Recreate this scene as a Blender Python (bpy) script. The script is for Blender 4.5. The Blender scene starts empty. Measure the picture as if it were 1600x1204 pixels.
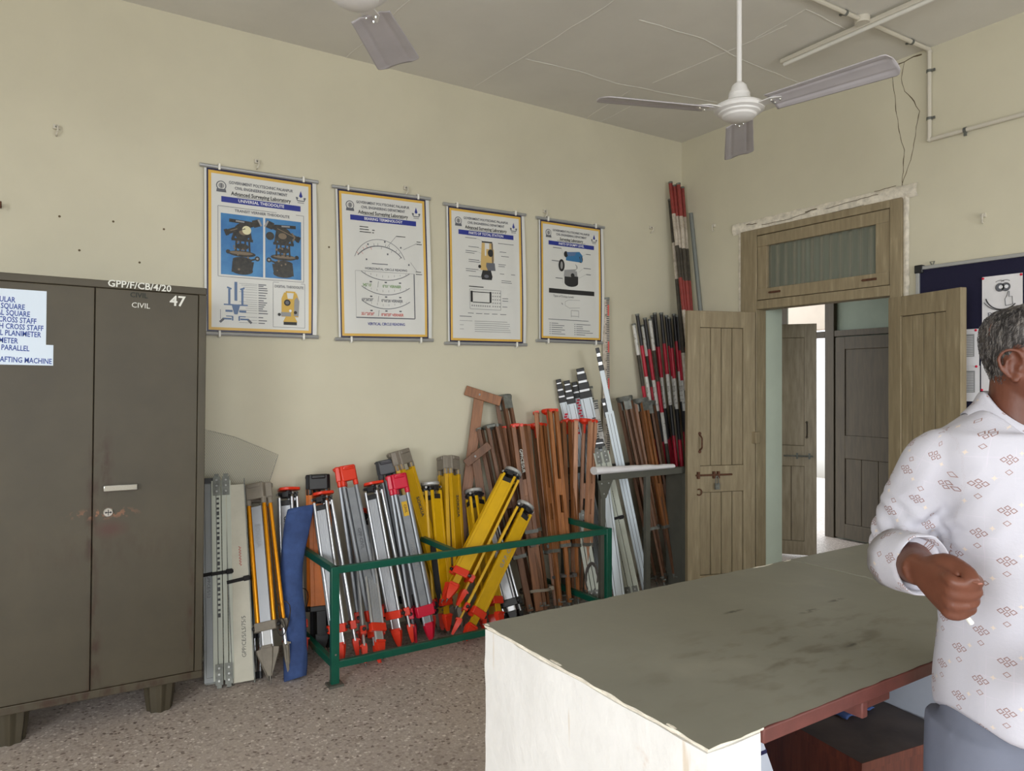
import bpy, math, random
from mathutils import Vector, Matrix, noise

# ------------------------------------------------------------------ camera, light, exposure
SC = bpy.context.scene
COL = SC.collection
F_PX, CX, CY = 1122.0, 800.0, 600.0          # focal length in pixels of a 1600 x 1204 frame, horizon row
EYE = 1.52                                    # camera height
YAW = math.radians(32.7)
FWD = Vector((math.sin(YAW), math.cos(YAW), 0.0))
RGT = Vector((math.cos(YAW), -math.sin(YAW), 0.0))

cam_d = bpy.data.cameras.new('camera')
cam_d.sensor_width = 36.0
cam_d.lens = F_PX * 36.0 / 1600.0
cam_d.clip_start = 0.02
cam_d.shift_y = -2.0 / 1600.0
cam = bpy.data.objects.new('camera', cam_d)
COL.objects.link(cam)
cam.location = (0, 0, EYE)
cam.rotation_euler = (math.pi / 2, 0, -YAW)
SC.camera = cam

vs = SC.view_settings
vs.view_transform = 'Standard'
vs.look = 'None'
vs.exposure = 0.0
vs.gamma = 1.0
vs.use_curve_mapping = False

world = bpy.data.worlds.new('overcast_sky')
SC.world = world
world.use_nodes = True
bg = world.node_tree.nodes['Background']
bg.inputs[0].default_value = (0.93, 0.97, 1.0, 1)
bg.inputs[1].default_value = 3.2
_nt = world.node_tree                         # overcast sky above, duller ground light below the horizon
_tc = _nt.nodes.new('ShaderNodeTexCoord'); _sp = _nt.nodes.new('ShaderNodeSeparateXYZ'); _mr = _nt.nodes.new('ShaderNodeMapRange'); _mx = _nt.nodes.new('ShaderNodeMix')
_mx.data_type = 'RGBA'; _mr.inputs[1].default_value = -0.12; _mr.inputs[2].default_value = 0.02
_mx.inputs[6].default_value = (0.20, 0.19, 0.17, 1); _mx.inputs[7].default_value = (0.93, 0.97, 1.0, 1)
_nt.links.new(_tc.outputs['Generated'], _sp.inputs[0]); _nt.links.new(_sp.outputs[2], _mr.inputs[0]); _nt.links.new(_mr.outputs[0], _mx.inputs[0]); _nt.links.new(_mx.outputs[2], bg.inputs[0])

def window_light(name, loc, rot, sx, sy, power, col=(0.92, 0.96, 1.0)):
    d = bpy.data.lights.new(name, 'AREA')
    d.shape = 'RECTANGLE'
    d.size, d.size_y = sx, sy
    d.energy = power
    d.color = col
    o = bpy.data.objects.new(name, d)
    COL.objects.link(o)
    o.location = loc
    o.rotation_euler = rot
    return o

H = 3.52            # ceiling height
YB = 4.25           # back wall plane
XR = 4.40           # right wall plane
YF = -2.6           # wall behind the camera
XL = -2.9           # wall beyond the cabinet
R90 = math.pi / 2
TILT = math.radians(32)         # the sky above sends its light down into the room
# daylight through the windows behind the camera and the one beyond the cabinet
window_light('window_daylight', (-0.9, YF - 0.12, 1.75), (R90 - TILT, 0, 0), 2.0, 1.7, 88)
window_light('window_daylight', (2.4, YF - 0.12, 1.75), (R90 - TILT, 0, 0), 2.0, 1.7, 88)
window_light('window_daylight', (XL - 0.12, -0.6, 1.75), (R90 - TILT, 0, -R90), 2.2, 1.7, 158)

# ------------------------------------------------------------------ picture rays -> points of the room
def ray(px, py):
    a = (px - CX) / F_PX
    return FWD + RGT * a + Vector((0, 0, -(py - CY) / F_PX))
EYEV = Vector((0, 0, EYE))
def on_y(px, py, Y):
    r = ray(px, py); return EYEV + r * (Y / r.y)
def on_x(px, py, X):
    r = ray(px, py); return EYEV + r * (X / r.x)
def on_z(px, py, Z=0.0):
    r = ray(px, py); return EYEV + r * ((Z - EYE) / r.z)
def at_d(px, py, D):
    return EYEV + ray(px, py) * D

# ------------------------------------------------------------------ materials
def s2l(c):
    return tuple(((v / 255.0) / 12.92 if v / 255.0 <= 0.04045 else ((v / 255.0 + 0.055) / 1.055) ** 2.4) for v in c)

def mat(name, rgb, rough=0.6, metal=0.0, vary=0.0, scale=8.0, bump=0.0, bscale=40.0, rgb2=None, stretch=(1, 1, 1), coords='Object', lo=0.35, hi=0.65, spec=None):
    m = bpy.data.materials.new(name)
    m.use_nodes = True
    nt = m.node_tree
    b = nt.nodes['Principled BSDF']
    c = s2l(rgb)
    b.inputs['Base Color'].default_value = (*c, 1)
    b.inputs['Roughness'].default_value = rough
    b.inputs['Metallic'].default_value = metal
    if spec is not None:
        b.inputs['Specular IOR Level'].default_value = spec
    if vary or rgb2 or bump:
        tc = nt.nodes.new('ShaderNodeTexCoord')
        mp = nt.nodes.new('ShaderNodeMapping')
        mp.inputs['Scale'].default_value = stretch
        nt.links.new(tc.outputs[coords], mp.inputs['Vector'])
    if vary or rgb2:
        nz = nt.nodes.new('ShaderNodeTexNoise')
        nz.inputs['Scale'].default_value = scale
        nz.inputs['Detail'].default_value = 5
        nz.inputs['Roughness'].default_value = 0.6
        nt.links.new(mp.outputs[0], nz.inputs['Vector'])
        rp = nt.nodes.new('ShaderNodeValToRGB')
        rp.color_ramp.elements[0].position = lo
        rp.color_ramp.elements[1].position = hi
        c2 = s2l(rgb2) if rgb2 else tuple(v * (1 - vary) for v in c)
        rp.color_ramp.elements[0].color = (*c2, 1)
        rp.color_ramp.elements[1].color = (*(c if rgb2 else tuple(min(1, v * (1 + vary * 0.6)) for v in c)), 1)
        nt.links.new(nz.outputs['Fac'], rp.inputs[0])
        nt.links.new(rp.outputs[0], b.inputs['Base Color'])
    if bump:
        nb = nt.nodes.new('ShaderNodeTexNoise')
        nb.inputs['Scale'].default_value = bscale
        nb.inputs['Detail'].default_value = 4
        nt.links.new(mp.outputs[0], nb.inputs['Vector'])
        bp = nt.nodes.new('ShaderNodeBump')
        bp.inputs['Strength'].default_value = bump
        bp.inputs['Distance'].default_value = 0.01
        nt.links.new(nb.outputs['Fac'], bp.inputs['Height'])
        nt.links.new(bp.outputs[0], b.inputs['Normal'])
    return m

class NT:
    """short-hand for extra node work on a material"""
    def __init__(self, m):
        self.m, self.nt = m, m.node_tree
        self.b = self.nt.nodes['Principled BSDF']
    def n(self, t, **kw):
        x = self.nt.nodes.new(t)
        for k, v in kw.items():
            if k in x.inputs.keys(): x.inputs[k].default_value = v
            else: setattr(x, k, v)
        return x
    def l(self, a, b): self.nt.links.new(a, b)
    def base(self):
        s = self.b.inputs['Base Color']
        return s.links[0].from_socket if s.links else None
    def mix(self, fac, rgb, f=1.0):
        """lay a colour over the base colour where FAC"""
        mx = self.n('ShaderNodeMix', data_type='RGBA')
        src = self.base()
        if src: self.l(src, mx.inputs[6])
        else: mx.inputs[6].default_value = self.b.inputs['Base Color'].default_value
        mx.inputs[7].default_value = (*s2l(rgb), 1)
        if f != 1.0:
            mm = self.n('ShaderNodeMath', operation='MULTIPLY'); self.l(fac, mm.inputs[0]); mm.inputs[1].default_value = f
            fac = mm.outputs[0]
        self.l(fac, mx.inputs[0])
        self.l(mx.outputs[2], self.b.inputs['Base Color'])
    def coord(self, scale=(1, 1, 1), loc=(0, 0, 0), which='Object'):
        tc = self.n('ShaderNodeTexCoord'); mp = self.n('ShaderNodeMapping')
        mp.inputs['Scale'].default_value = scale
        mp.inputs['Location'].default_value = loc
        self.l(tc.outputs[which], mp.inputs[0]); return mp.outputs[0]
    def noise_mask(self, vec, scale, lo, hi, detail=5):
        nz = self.n('ShaderNodeTexNoise', Scale=scale, Detail=detail); self.l(vec, nz.inputs['Vector'])
        mr = self.n('ShaderNodeMapRange'); mr.inputs[1].default_value = lo; mr.inputs[2].default_value = hi
        self.l(nz.outputs['Fac'], mr.inputs[0]); return mr.outputs[0]
    def blob(self, centre, radii):
        """soft mask: 1 at CENTRE, 0 at RADII away (object coordinates)"""
        v = self.coord((1 / radii[0], 1 / radii[1], 1 / radii[2]), tuple(-centre[i] / radii[i] for i in range(3)))
        ln = self.n('ShaderNodeVectorMath', operation='LENGTH'); self.l(v, ln.inputs[0])
        mr = self.n('ShaderNodeMapRange'); mr.inputs[1].default_value = 1.0; mr.inputs[2].default_value = 0.25
        self.l(ln.outputs['Value'], mr.inputs[0]); return mr.outputs[0]
    def mul(self, a, b):
        m = self.n('ShaderNodeMath', operation='MULTIPLY'); self.l(a, m.inputs[0]); self.l(b, m.inputs[1]); return m.outputs[0]

M = {}
M['wall'] = mat('cream_wall_paint', (206, 200, 178), 0.62, vary=0.05, scale=1.3, bump=0.05, bscale=9)
M['ceiling'] = mat('ceiling_paint', (218, 215, 207), 0.75, vary=0.05, scale=1.6, bump=0.15, bscale=5)
M['mint'] = mat('mint_wall_paint', (196, 206, 190), 0.7, vary=0.05, scale=3)
M['greenwall'] = mat('grey_green_wall_paint', (128, 138, 124), 0.7, vary=0.08, scale=3)
M['pinkwall'] = mat('pale_pink_wall_paint', (222, 206, 192), 0.7, vary=0.05, scale=3)
M['crack'] = mat('crack_dark', (96, 82, 60), 0.95)
M['flake'] = mat('bare_plaster', (224, 216, 200), 0.95, vary=0.2, scale=25, bump=0.4, bscale=60)
# terrazzo
m = mat('terrazzo_floor', (142, 126, 116), 0.5)
t = NT(m); v = t.coord((1, 1, 1), which='Object')
vo = t.n('ShaderNodeTexVoronoi', Scale=72.0); t.l(v, vo.inputs['Vector'])
rp = t.n('ShaderNodeValToRGB'); rp.color_ramp.interpolation = 'CONSTANT'
els = rp.color_ramp.elements
els[0].position = 0; els[0].color = (*s2l((164, 151, 143)), 1)
els[1].position = 0.2; els[1].color = (*s2l((190, 178, 170)), 1)
for p, c in ((0.45, (190, 178, 168)), (0.68, (202, 192, 184)), (0.85, (222, 213, 205)), (0.93, (124, 110, 102))):
    e = els.new(p); e.color = (*s2l(c), 1)
sp = t.n('ShaderNodeSeparateColor'); t.l(vo.outputs['Color'], sp.inputs[0]); t.l(sp.outputs[0], rp.inputs[0])
ve = t.n('ShaderNodeTexVoronoi', Scale=72.0, feature='DISTANCE_TO_EDGE'); t.l(v, ve.inputs['Vector'])
mr = t.n('ShaderNodeMapRange'); mr.inputs[1].default_value = 0.05; mr.inputs[2].default_value = 0.14
t.l(ve.outputs['Distance'], mr.inputs[0])
mx = t.n('ShaderNodeMix', data_type='RGBA'); t.l(mr.outputs[0], mx.inputs[0])
mx.inputs[6].default_value = (*s2l((180, 167, 159)), 1); t.l(rp.outputs[0], mx.inputs[7])
t.l(mx.outputs[2], t.b.inputs['Base Color'])
t.mix(t.noise_mask(v, 1.2, 0.5, 0.75), (132, 118, 110), 0.35)
M['floor'] = m

# steel cabinet paint with rust (object coordinates: origin at the cabinet's base, x along the front, z up)
m = mat('olive_steel_paint', (72, 65, 50), 0.55, vary=0.14, scale=3, bump=0.03, bscale=30)
t = NT(m)
v = t.coord((9, 9, 40)); t.mix(t.noise_mask(v, 3.0, 0.66, 0.74, 8), (72, 60, 46), 0.7)
n1 = t.noise_mask(t.coord((14, 14, 5)), 2.0, 0.42, 0.62, 8)
for c, r, f in (((0.455, 0, 0.93), (0.03, 9, 0.45), 0.8), ((0.47, 0, 0.35), (0.035, 9, 0.5), 0.8), ((0.86, 0, 0.45), (0.02, 9, 0.7), 0.7),
                ((0.50, 0, 1.15), (0.05, 9, 0.22), 0.75), ((0.46, 0, 0.165), (0.6, 9, 0.035), 0.85), ((0.52, 0, 0.8), (0.5, 9, 0.12), 0.25)):
    t.mix(t.mul(n1, t.blob(c, r)), (58, 38, 24), min(1, f * 1.2))
t.mix(t.blob((0.525, 0, 0.885), (0.085, 9, 0.05)), (76, 42, 34), 0.7)
t.mix(t.mul(t.noise_mask(t.coord((30, 30, 30)), 1.0, 0.52, 0.56), t.blob((0.50, 0, 0.955), (0.16, 9, 0.03))), (136, 92, 66), 0.9)
M['cabinet'] = m
M['gapdark'] = mat('dark_gap', (30, 26, 22), 0.9)
M['chrome'] = mat('chrome', (210, 212, 214), 0.15, 1.0)
M['paperblue'] = mat('pale_blue_paper', (214, 226, 240), 0.7)
M['textblue'] = mat('printed_blue', (34, 66, 150), 0.7)
M['paintwhite'] = mat('brushed_white_paint', (222, 222, 214), 0.7)
M['textdark'] = mat('dark_paint', (32, 38, 30), 0.7)
# posters
M['flex'] = mat('glossy_white_flex', (214, 214, 210), 0.35)
M['navyprint'] = mat('navy_print', (22, 22, 66), 0.4)
M['barblue'] = mat('blue_print', (36, 50, 140), 0.4)
M['goldprint'] = mat('gold_print', (214, 172, 76), 0.4)
M['greyprint'] = mat('grey_print', (96, 98, 106), 0.5)
M['lightprint'] = mat('light_grey_print', (150, 150, 150), 0.5)
M['skyprint'] = mat('sky_blue_print', (72, 138, 190), 0.4, rgb2=(44, 104, 166), scale=5)
M['brassprint'] = mat('dark_bronze_print', (58, 54, 46), 0.4, rgb2=(30, 30, 30), scale=60)
M['bronzelight'] = mat('bronze_light_print', (120, 104, 84), 0.4)
M['dialprint'] = mat('dial_print', (222, 216, 176), 0.4)
M['yellowprint'] = mat('yellow_print', (206, 166, 58), 0.4)
M['beigeprint'] = mat('beige_print', (200, 170, 108), 0.4)
M['bluegrey'] = mat('steel_blue_print', (84, 110, 150), 0.4)
M['tealprint'] = mat('teal_blue_print', (50, 112, 160), 0.4)
M['greenprint'] = mat('green_print', (110, 150, 84), 0.5)
M['redprint'] = mat('red_print', (196, 70, 58), 0.5)
M['blackprint'] = mat('black_print', (34, 34, 36), 0.5)
M['whiteprint'] = mat('white_print', (232, 232, 236), 0.5)
M['alurail'] = mat('aluminium_rail', (186, 188, 190), 0.35, 0.6)
M['clip'] = mat('white_plastic_clip', (232, 230, 222), 0.4)
# instruments
M['alu'] = mat('bright_aluminium', (206, 208, 212), 0.32, 0.75, vary=0.1, scale=3, stretch=(1, 1, 0.2))
M['alupanel'] = mat('fluted_aluminium', (190, 193, 199), 0.4, 0.5)
M['greyleg'] = mat('grey_painted_aluminium', (150, 154, 160), 0.35, 0.3)
M['greypanel'] = mat('grey_panel', (136, 140, 146), 0.45, 0.15, vary=0.1, scale=20)
M['red'] = mat('orange_red_plastic', (222, 56, 30), 0.35)
M['crimson'] = mat('crimson_plastic', (206, 22, 56), 0.35)
M['black'] = mat('black_plastic', (32, 32, 34), 0.45)
M['darkgrey'] = mat('dark_grey_plastic', (66, 68, 72), 0.5)
M['beige'] = mat('grey_beige_casting', (128, 120, 108), 0.55, vary=0.12, scale=20)
M['yellow'] = mat('yellow_enamel', (214, 168, 12), 0.38, vary=0.08, scale=9)
M['yellowdk'] = mat('mustard_enamel', (196, 152, 12), 0.4, vary=0.08, scale=9)
M['gold'] = mat('gold_anodised_tube', (226, 150, 16), 0.25, 0.55)
M['castmetal'] = mat('cast_metal', (172, 172, 170), 0.4, 0.3, vary=0.25, scale=30)
M['steeltip'] = mat('steel_tip', (110, 106, 100), 0.45, 0.7)
M['orange'] = mat('orange_paint', (216, 116, 32), 0.45, vary=0.12, scale=12)
M['wood'] = mat('varnished_wood', (150, 96, 54), 0.45, rgb2=(116, 72, 38), scale=6, stretch=(14, 14, 1.0))
M['woodlight'] = mat('light_varnished_wood', (170, 108, 58), 0.45, rgb2=(136, 82, 42), scale=6, stretch=(14, 14, 1.0))
M['wooddark'] = mat('dark_wood', (118, 82, 58), 0.55, rgb2=(90, 60, 42), scale=6, stretch=(14, 14, 1.0))
M['woodpink'] = mat('pinkish_wood', (194, 144, 112), 0.5, rgb2=(168, 120, 90), scale=6, stretch=(14, 14, 1.0))
M['woodred'] = mat('red_brown_wood', (138, 92, 60), 0.5, rgb2=(108, 70, 46), scale=6, stretch=(14, 14, 1.0))
M['gunmetal'] = mat('weathered_metal', (112, 114, 108), 0.5, 0.25, vary=0.3, scale=30)
M['strap'] = mat('grey_webbing', (84, 78, 74), 0.85)
M['strapblack'] = mat('black_webbing', (28, 27, 28), 0.85)
M['twine'] = mat('cloth_tie', (132, 122, 108), 0.9)
M['offwhite'] = mat('off_white_board', (190, 186, 170), 0.5, vary=0.12, scale=6, bump=0.02)  # this and the next two darkened for the cabinet's shadow
M['palegreen'] = mat('pale_green_white_metal', (182, 186, 173), 0.45, vary=0.06, scale=5)
M['greyboard'] = mat('grey_metal_board', (116, 118, 118), 0.4, 0.2, vary=0.1, scale=4)
M['slate'] = mat('slate_blue_tube', (70, 84, 94), 0.35, 0.3)
M['bluecloth'] = mat('navy_blue_canvas', (60, 84, 136), 0.85, rgb2=(44, 64, 110), scale=9, bump=0.12, bscale=26)
M['wire'] = mat('grey_wire', (142, 142, 136), 0.5, 0.3)
M['green'] = mat('dark_green_enamel', (8, 84, 66), 0.38, vary=0.1, scale=12)
M['staffwhite'] = mat('white_enamel_staff', (214, 224, 232), 0.35)
M['rodred'] = mat('rod_red', (176, 26, 50), 0.5, vary=0.12, scale=30)
M['rodwhite'] = mat('rod_white', (206, 204, 198), 0.55, rgb2=(150, 146, 138), scale=40, lo=0.36, hi=0.46)
M['rodblack'] = mat('rod_black', (34, 32, 34), 0.5)
M['oldred'] = mat('faded_rod_red', (138, 52, 46), 0.6, vary=0.15, scale=30)
M['oldwhite'] = mat('faded_rod_white', (196, 186, 172), 0.6, rgb2=(160, 148, 132), scale=30)
M['oldblack'] = mat('faded_rod_black', (66, 60, 50), 0.7, vary=0.3, scale=30)
M['greypipe'] = mat('grey_pipe', (120, 124, 120), 0.5)
M['steelunit'] = mat('grey_green_steel', (88, 88, 80), 0.5, vary=0.12, scale=6)
M['whitepaper'] = mat('white_paper', (226, 224, 226), 0.7, vary=0.05, scale=9)
# timber, doors
m = mat('khaki_door_paint', (152, 138, 110), 0.55, rgb2=(134, 120, 94), scale=4, stretch=(10, 10, 1.2), bump=0.06, bscale=18)
t = NT(m); t.mix(t.noise_mask(t.coord((20, 20, 2.4)), 2.0, 0.62, 0.75, 8), (178, 164, 136), 0.45)
M['door'] = m
m = mat('worn_grey_door_paint', (76, 66, 50), 0.6, rgb2=(64, 55, 42), scale=4, stretch=(10, 10, 1.2))  # tone lowered to put the dim lobby light into the colour
M['doorgrey'] = m
M['doorlit'] = mat('worn_lit_door_paint', (170, 157, 136), 0.6, rgb2=(146, 134, 114), scale=4, stretch=(10, 10, 1.2))  # door paint made lighter to stand in for light on the open leaf
M['doorgroove'] = mat('door_groove', (84, 74, 56), 0.8)
M['rust'] = mat('rusted_iron', (98, 64, 46), 0.7, 0.3, vary=0.3, scale=60)
m = mat('grey_green_figured_glass', (102, 106, 94), 0.3)
m.node_tree.nodes['Principled BSDF'].inputs['Transmission Weight'].default_value = 0.2
M['glass'] = m
M['navyfelt'] = mat('navy_felt', (22, 20, 48), 0.95, bump=0.1, bscale=200)
M['pipewhite'] = mat('painted_conduit', (204, 198, 184), 0.5)
M['fanwhite'] = mat('fan_enamel', (216, 214, 212), 0.35)
M['fanblade'] = mat('fan_blade_enamel', (182, 178, 182), 0.4, vary=0.06, scale=6)
M['tube'] = mat('frosted_tube', (222, 220, 212), 0.35)
# counter
m = mat('grey_green_cement_top', (126, 124, 112), 0.42, vary=0.10, scale=2.2, bump=0.05, bscale=24)
t = NT(m)
t.mix(t.noise_mask(t.coord((1, 1, 1)), 7.0, 0.60, 0.78, 8), (140, 136, 122), 0.45)
t.mix(t.mul(t.noise_mask(t.coord((4, 9, 5), (3, 1, 0)), 2.6, 0.52, 0.68, 10), t.blob((0.55, 0.20, 0.9), (0.6, 0.26, 9))), (80, 70, 54), 0.6)
for c, r in (((0.80, 0.36, 0.9), (0.05, 0.012, 9)), ((0.95, 0.38, 0.9), (0.045, 0.010, 9)), ((0.66, 0.15, 0.9), (0.035, 0.008, 9)), ((0.62, 0.47, 0.9), (0.05, 0.010, 9))):
    t.mix(t.mul(t.noise_mask(t.coord((40, 40, 40)), 1.0, 0.40, 0.5), t.blob(c, r)), (46, 42, 34), 0.9)
M['countertop'] = m
m = mat('rough_white_plaster', (218, 216, 213), 0.8, vary=0.05, scale=4, bump=0.35, bscale=22)
t = NT(m)
t.mix(t.mul(t.noise_mask(t.coord((16, 16, 16)), 1.0, 0.58, 0.64), t.blob((0.04, 0.0, 0.72), (0.2, 0.3, 0.16))), (172, 128, 84), 0.8)
t.mix(t.noise_mask(t.coord((10, 10, 1.2), (4, 2, 0)), 2.4, 0.66, 0.72), (196, 176, 148), 0.6)
M['plaster'] = m
M['redbrown'] = mat('red_brown_painted_wood', (96, 50, 43), 0.6, vary=0.15, scale=20, bump=0.1)
M['bluewhite'] = mat('pale_blue_whitewash', (176, 182, 194), 0.75, vary=0.06, scale=6)
M['mahogany'] = mat('mahogany_laminate', (104, 52, 36), 0.45, rgb2=(74, 32, 24), scale=5, stretch=(12, 12, 1))
M['boxtop'] = mat('worn_dark_table_top', (74, 62, 56), 0.5, rgb2=(54, 44, 40), scale=7, bump=0.05)
# person
M['skin'] = mat('brown_skin', (97, 54, 37), 0.5, vary=0.14, scale=14, bump=0.05, bscale=90)
M['nail'] = mat('finger_nail', (140, 94, 80), 0.4)
M['lip'] = mat('lip_skin', (120, 66, 58), 0.5)
M['eye'] = mat('eye_white', (226, 220, 212), 0.2)
M['iris'] = mat('dark_iris', (40, 26, 20), 0.2)
M['trousers'] = mat('blue_grey_trouser_cloth', (102, 106, 120), 0.85, vary=0.05, scale=12, bump=0.08, bscale=14)
M['shoe'] = mat('black_leather', (28, 26, 26), 0.4)

# ------------------------------------------------------------------ mesh builder
def rot_to(z, yhint):
    """matrix whose local z is Z and whose local y is as close to YHINT as it can be"""
    z = z.normalized()
    y = (yhint - z * yhint.dot(z)).normalized()
    x = y.cross(z)
    return Matrix(((x.x, y.x, z.x), (x.y, y.y, z.y), (x.z, y.z, z.z))).to_4x4()

class MB:
    def __init__(self):
        self.v, self.f, self.fm, self.mats, self.M = [], [], [], [], Matrix.Identity(4)
    def mi(self, m):
        if isinstance(m, str): m = M[m]
        if m not in self.mats: self.mats.append(m)
        return self.mats.index(m)
    def add(self, vs, fs, m):
        o = len(self.v); k = self.mi(m)
        self.v += [self.M @ Vector(p) for p in vs]
        self.f += [tuple(i + o for i in f) for f in fs]
        self.fm += [k] * len(fs)
    def box(self, c, s, m, R=None, taper=None):
        """box of centre C and full size S; TAPER scales the bottom's x, y"""
        h = [v / 2 for v in s]
        vs = []
        for z in (-1, 1):
            tx, ty = (taper if taper and z < 0 else (1, 1))
            for x, y in ((-1, -1), (1, -1), (1, 1), (-1, 1)):
                p = Vector((x * h[0] * tx, y * h[1] * ty, z * h[2]))
                if R is not None: p = R @ p
                vs.append(Vector(c) + p)
        self.add(vs, [(3, 2, 1, 0), (4, 5, 6, 7), (0, 1, 5, 4), (1, 2, 6, 5), (2, 3, 7, 6), (3, 0, 4, 7)], m)
    def box2(self, a, b, m):
        self.box([(a[i] + b[i]) / 2 for i in range(3)], [abs(b[i] - a[i]) for i in range(3)], m)
    def tube(self, p0, p1, r0, m, r1=None, n=12, caps=True, flat=1.0):
        self.path([p0, p1], [r0, r0 if r1 is None else r1], m, n, caps, flat)
    def path(self, pts, rs, m, n=10, caps=True, flat=1.0, up=None, closed=False):
        """tube along PTS with radius RS (number or list); FLAT squeezes it along its second axis"""
        pts = [Vector(p) for p in pts]
        if not isinstance(rs, (list, tuple)): rs = [rs] * len(pts)
        up = Vector(up) if up else None
        vs, fs = [], []
        px = None
        for i, p in enumerate(pts):
            if closed: d = pts[(i + 1) % len(pts)] - pts[i - 1]
            else: d = pts[min(i + 1, len(pts) - 1)] - pts[max(i - 1, 0)]
            d = d.normalized() if d.length > 1e-9 else Vector((0, 0, 1))
            if px is None:
                h = up or (Vector((0, 0, 1)) if abs(d.z) < 0.9 else Vector((1, 0, 0)))
                x = h.cross(d).normalized()
            else:
                x = (px - d * px.dot(d)).normalized()
            px = x
            y = d.cross(x)
            r = rs[i]
            rx, ry = r if isinstance(r, (tuple, list)) else (r, r * flat)
            for k in range(n):
                a = 2 * math.pi * k / n
                vs.append(p + x * (math.cos(a) * rx) + y * (math.sin(a) * ry))
        N = len(pts)
        for i in range(N if closed else N - 1):
            j = (i + 1) % N
            for k in range(n):
                fs.append((i * n + k, i * n + (k + 1) % n, j * n + (k + 1) % n, j * n + k))
        if caps and not closed:
            fs.append(tuple(range(n - 1, -1, -1)))
            fs.append(tuple((N - 1) * n + k for k in range(n)))
        self.add(vs, fs, m)
    def lathe(self, prof, m, c=(0, 0, 0), n=24, axis='z'):
        vs, fs = [], []
        for r, z in prof:
            for k in range(n):
                a = 2 * math.pi * k / n
                q = (r * math.cos(a), r * math.sin(a), z)
                if axis == 'y': q = (q[0], q[2], q[1])
                if axis == 'x': q = (q[2], q[0], q[1])
                vs.append(Vector(c) + Vector(q))
        P = len(prof)
        for i in range(P - 1):
            for k in range(n):
                f = (i * n + k, i * n + (k + 1) % n, (i + 1) * n + (k + 1) % n, (i + 1) * n + k)
                fs.append(f if axis != 'y' else f[::-1])
        e0, e1 = tuple(range(n - 1, -1, -1)), tuple((P - 1) * n + k for k in range(n))
        fs += [e0, e1] if axis != 'y' else [e0[::-1], e1[::-1]]
        self.add(vs, fs, m)
    def prism(self, poly, z0, z1, m, axis='z'):
        """POLY (x, y) extruded along z (or, axis 'y', (x, z) extruded along y; axis 'x', (y, z) along x)"""
        def q(p, t):
            return (p[0], p[1], t) if axis == 'z' else ((p[0], t, p[1]) if axis == 'y' else (t, p[0], p[1]))
        n = len(poly)
        vs = [q(p, z0) for p in poly] + [q(p, z1) for p in poly]
        fs = [tuple(range(n - 1, -1, -1)), tuple(range(n, 2 * n))]
        fs += [(i, (i + 1) % n, n + (i + 1) % n, n + i) for i in range(n)]
        self.add(vs, fs, m)
    def loft(self, rings, m, caps=True):
        n = len(rings[0]); vs = [p for r in rings for p in r]; fs = []
        for i in range(len(rings) - 1):
            for k in range(n):
                fs.append((i * n + k, i * n + (k + 1) % n, (i + 1) * n + (k + 1) % n, (i + 1) * n + k))
        if caps:
            fs.append(tuple(range(n - 1, -1, -1))); fs.append(tuple((len(rings) - 1) * n + k for k in range(n)))
        self.add(vs, fs, m)
    def grid(self, fn, nu, nv, m, two=False):
        vs = [fn(i / nu, j / nv) for j in range(nv + 1) for i in range(nu + 1)]
        fs = [(j * (nu + 1) + i, j * (nu + 1) + i + 1, (j + 1) * (nu + 1) + i + 1, (j + 1) * (nu + 1) + i) for j in range(nv) for i in range(nu)]
        self.add(vs, fs, m)
    def text(self, s, size, M4, m, align='CENTER', bold=False, sx=1.0):
        """flat lettering: x along the line, y up, both in the plane of M4"""
        key = (s, align, bold)
        if key not in TEXTS:
            cu = bpy.data.curves.new('lettering', 'FONT')
            cu.body = s; cu.size = 1.0; cu.align_x = align; cu.align_y = 'CENTER'; cu.resolution_u = 2
            if bold: cu.offset = 0.018
            ob = bpy.data.objects.new('lettering', cu)
            COL.objects.link(ob)
            dg = bpy.context.evaluated_depsgraph_get(); dg.update()
            me = bpy.data.meshes.new_from_object(ob.evaluated_get(dg))
            TEXTS[key] = ([v.co.copy() for v in me.vertices], [tuple(p.vertices) for p in me.polygons])
            bpy.data.objects.remove(ob); bpy.data.curves.remove(cu); bpy.data.meshes.remove(me)
        vs, fs = TEXTS[key]
        self.add([M4 @ Vector((p.x * size * sx, p.y * size, 0)) for p in vs], fs, m)
    def build(self, name, parent=None, smooth=30, bev=0.0, seg=2, kind=None):
        me = bpy.data.meshes.new(name)
        me.from_pydata([tuple(p) for p in self.v], [], self.f)
        for m in self.mats: me.materials.append(m)
        me.polygons.foreach_set('material_index', self.fm)
        me.update()
        if smooth:
            me.shade_smooth(); me.set_sharp_from_angle(angle=math.radians(smooth))
        o = bpy.data.objects.new(name, me)
        COL.objects.link(o)
        if parent is not None: o.parent = parent
        if bev:
            b = o.modifiers.new('edge', 'BEVEL'); b.width = bev; b.segments = seg; b.limit_method = 'ANGLE'; b.angle_limit = math.radians(40)
            b.harden_normals = False
        if kind: o['kind'] = kind
        return o
TEXTS = {}

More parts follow.
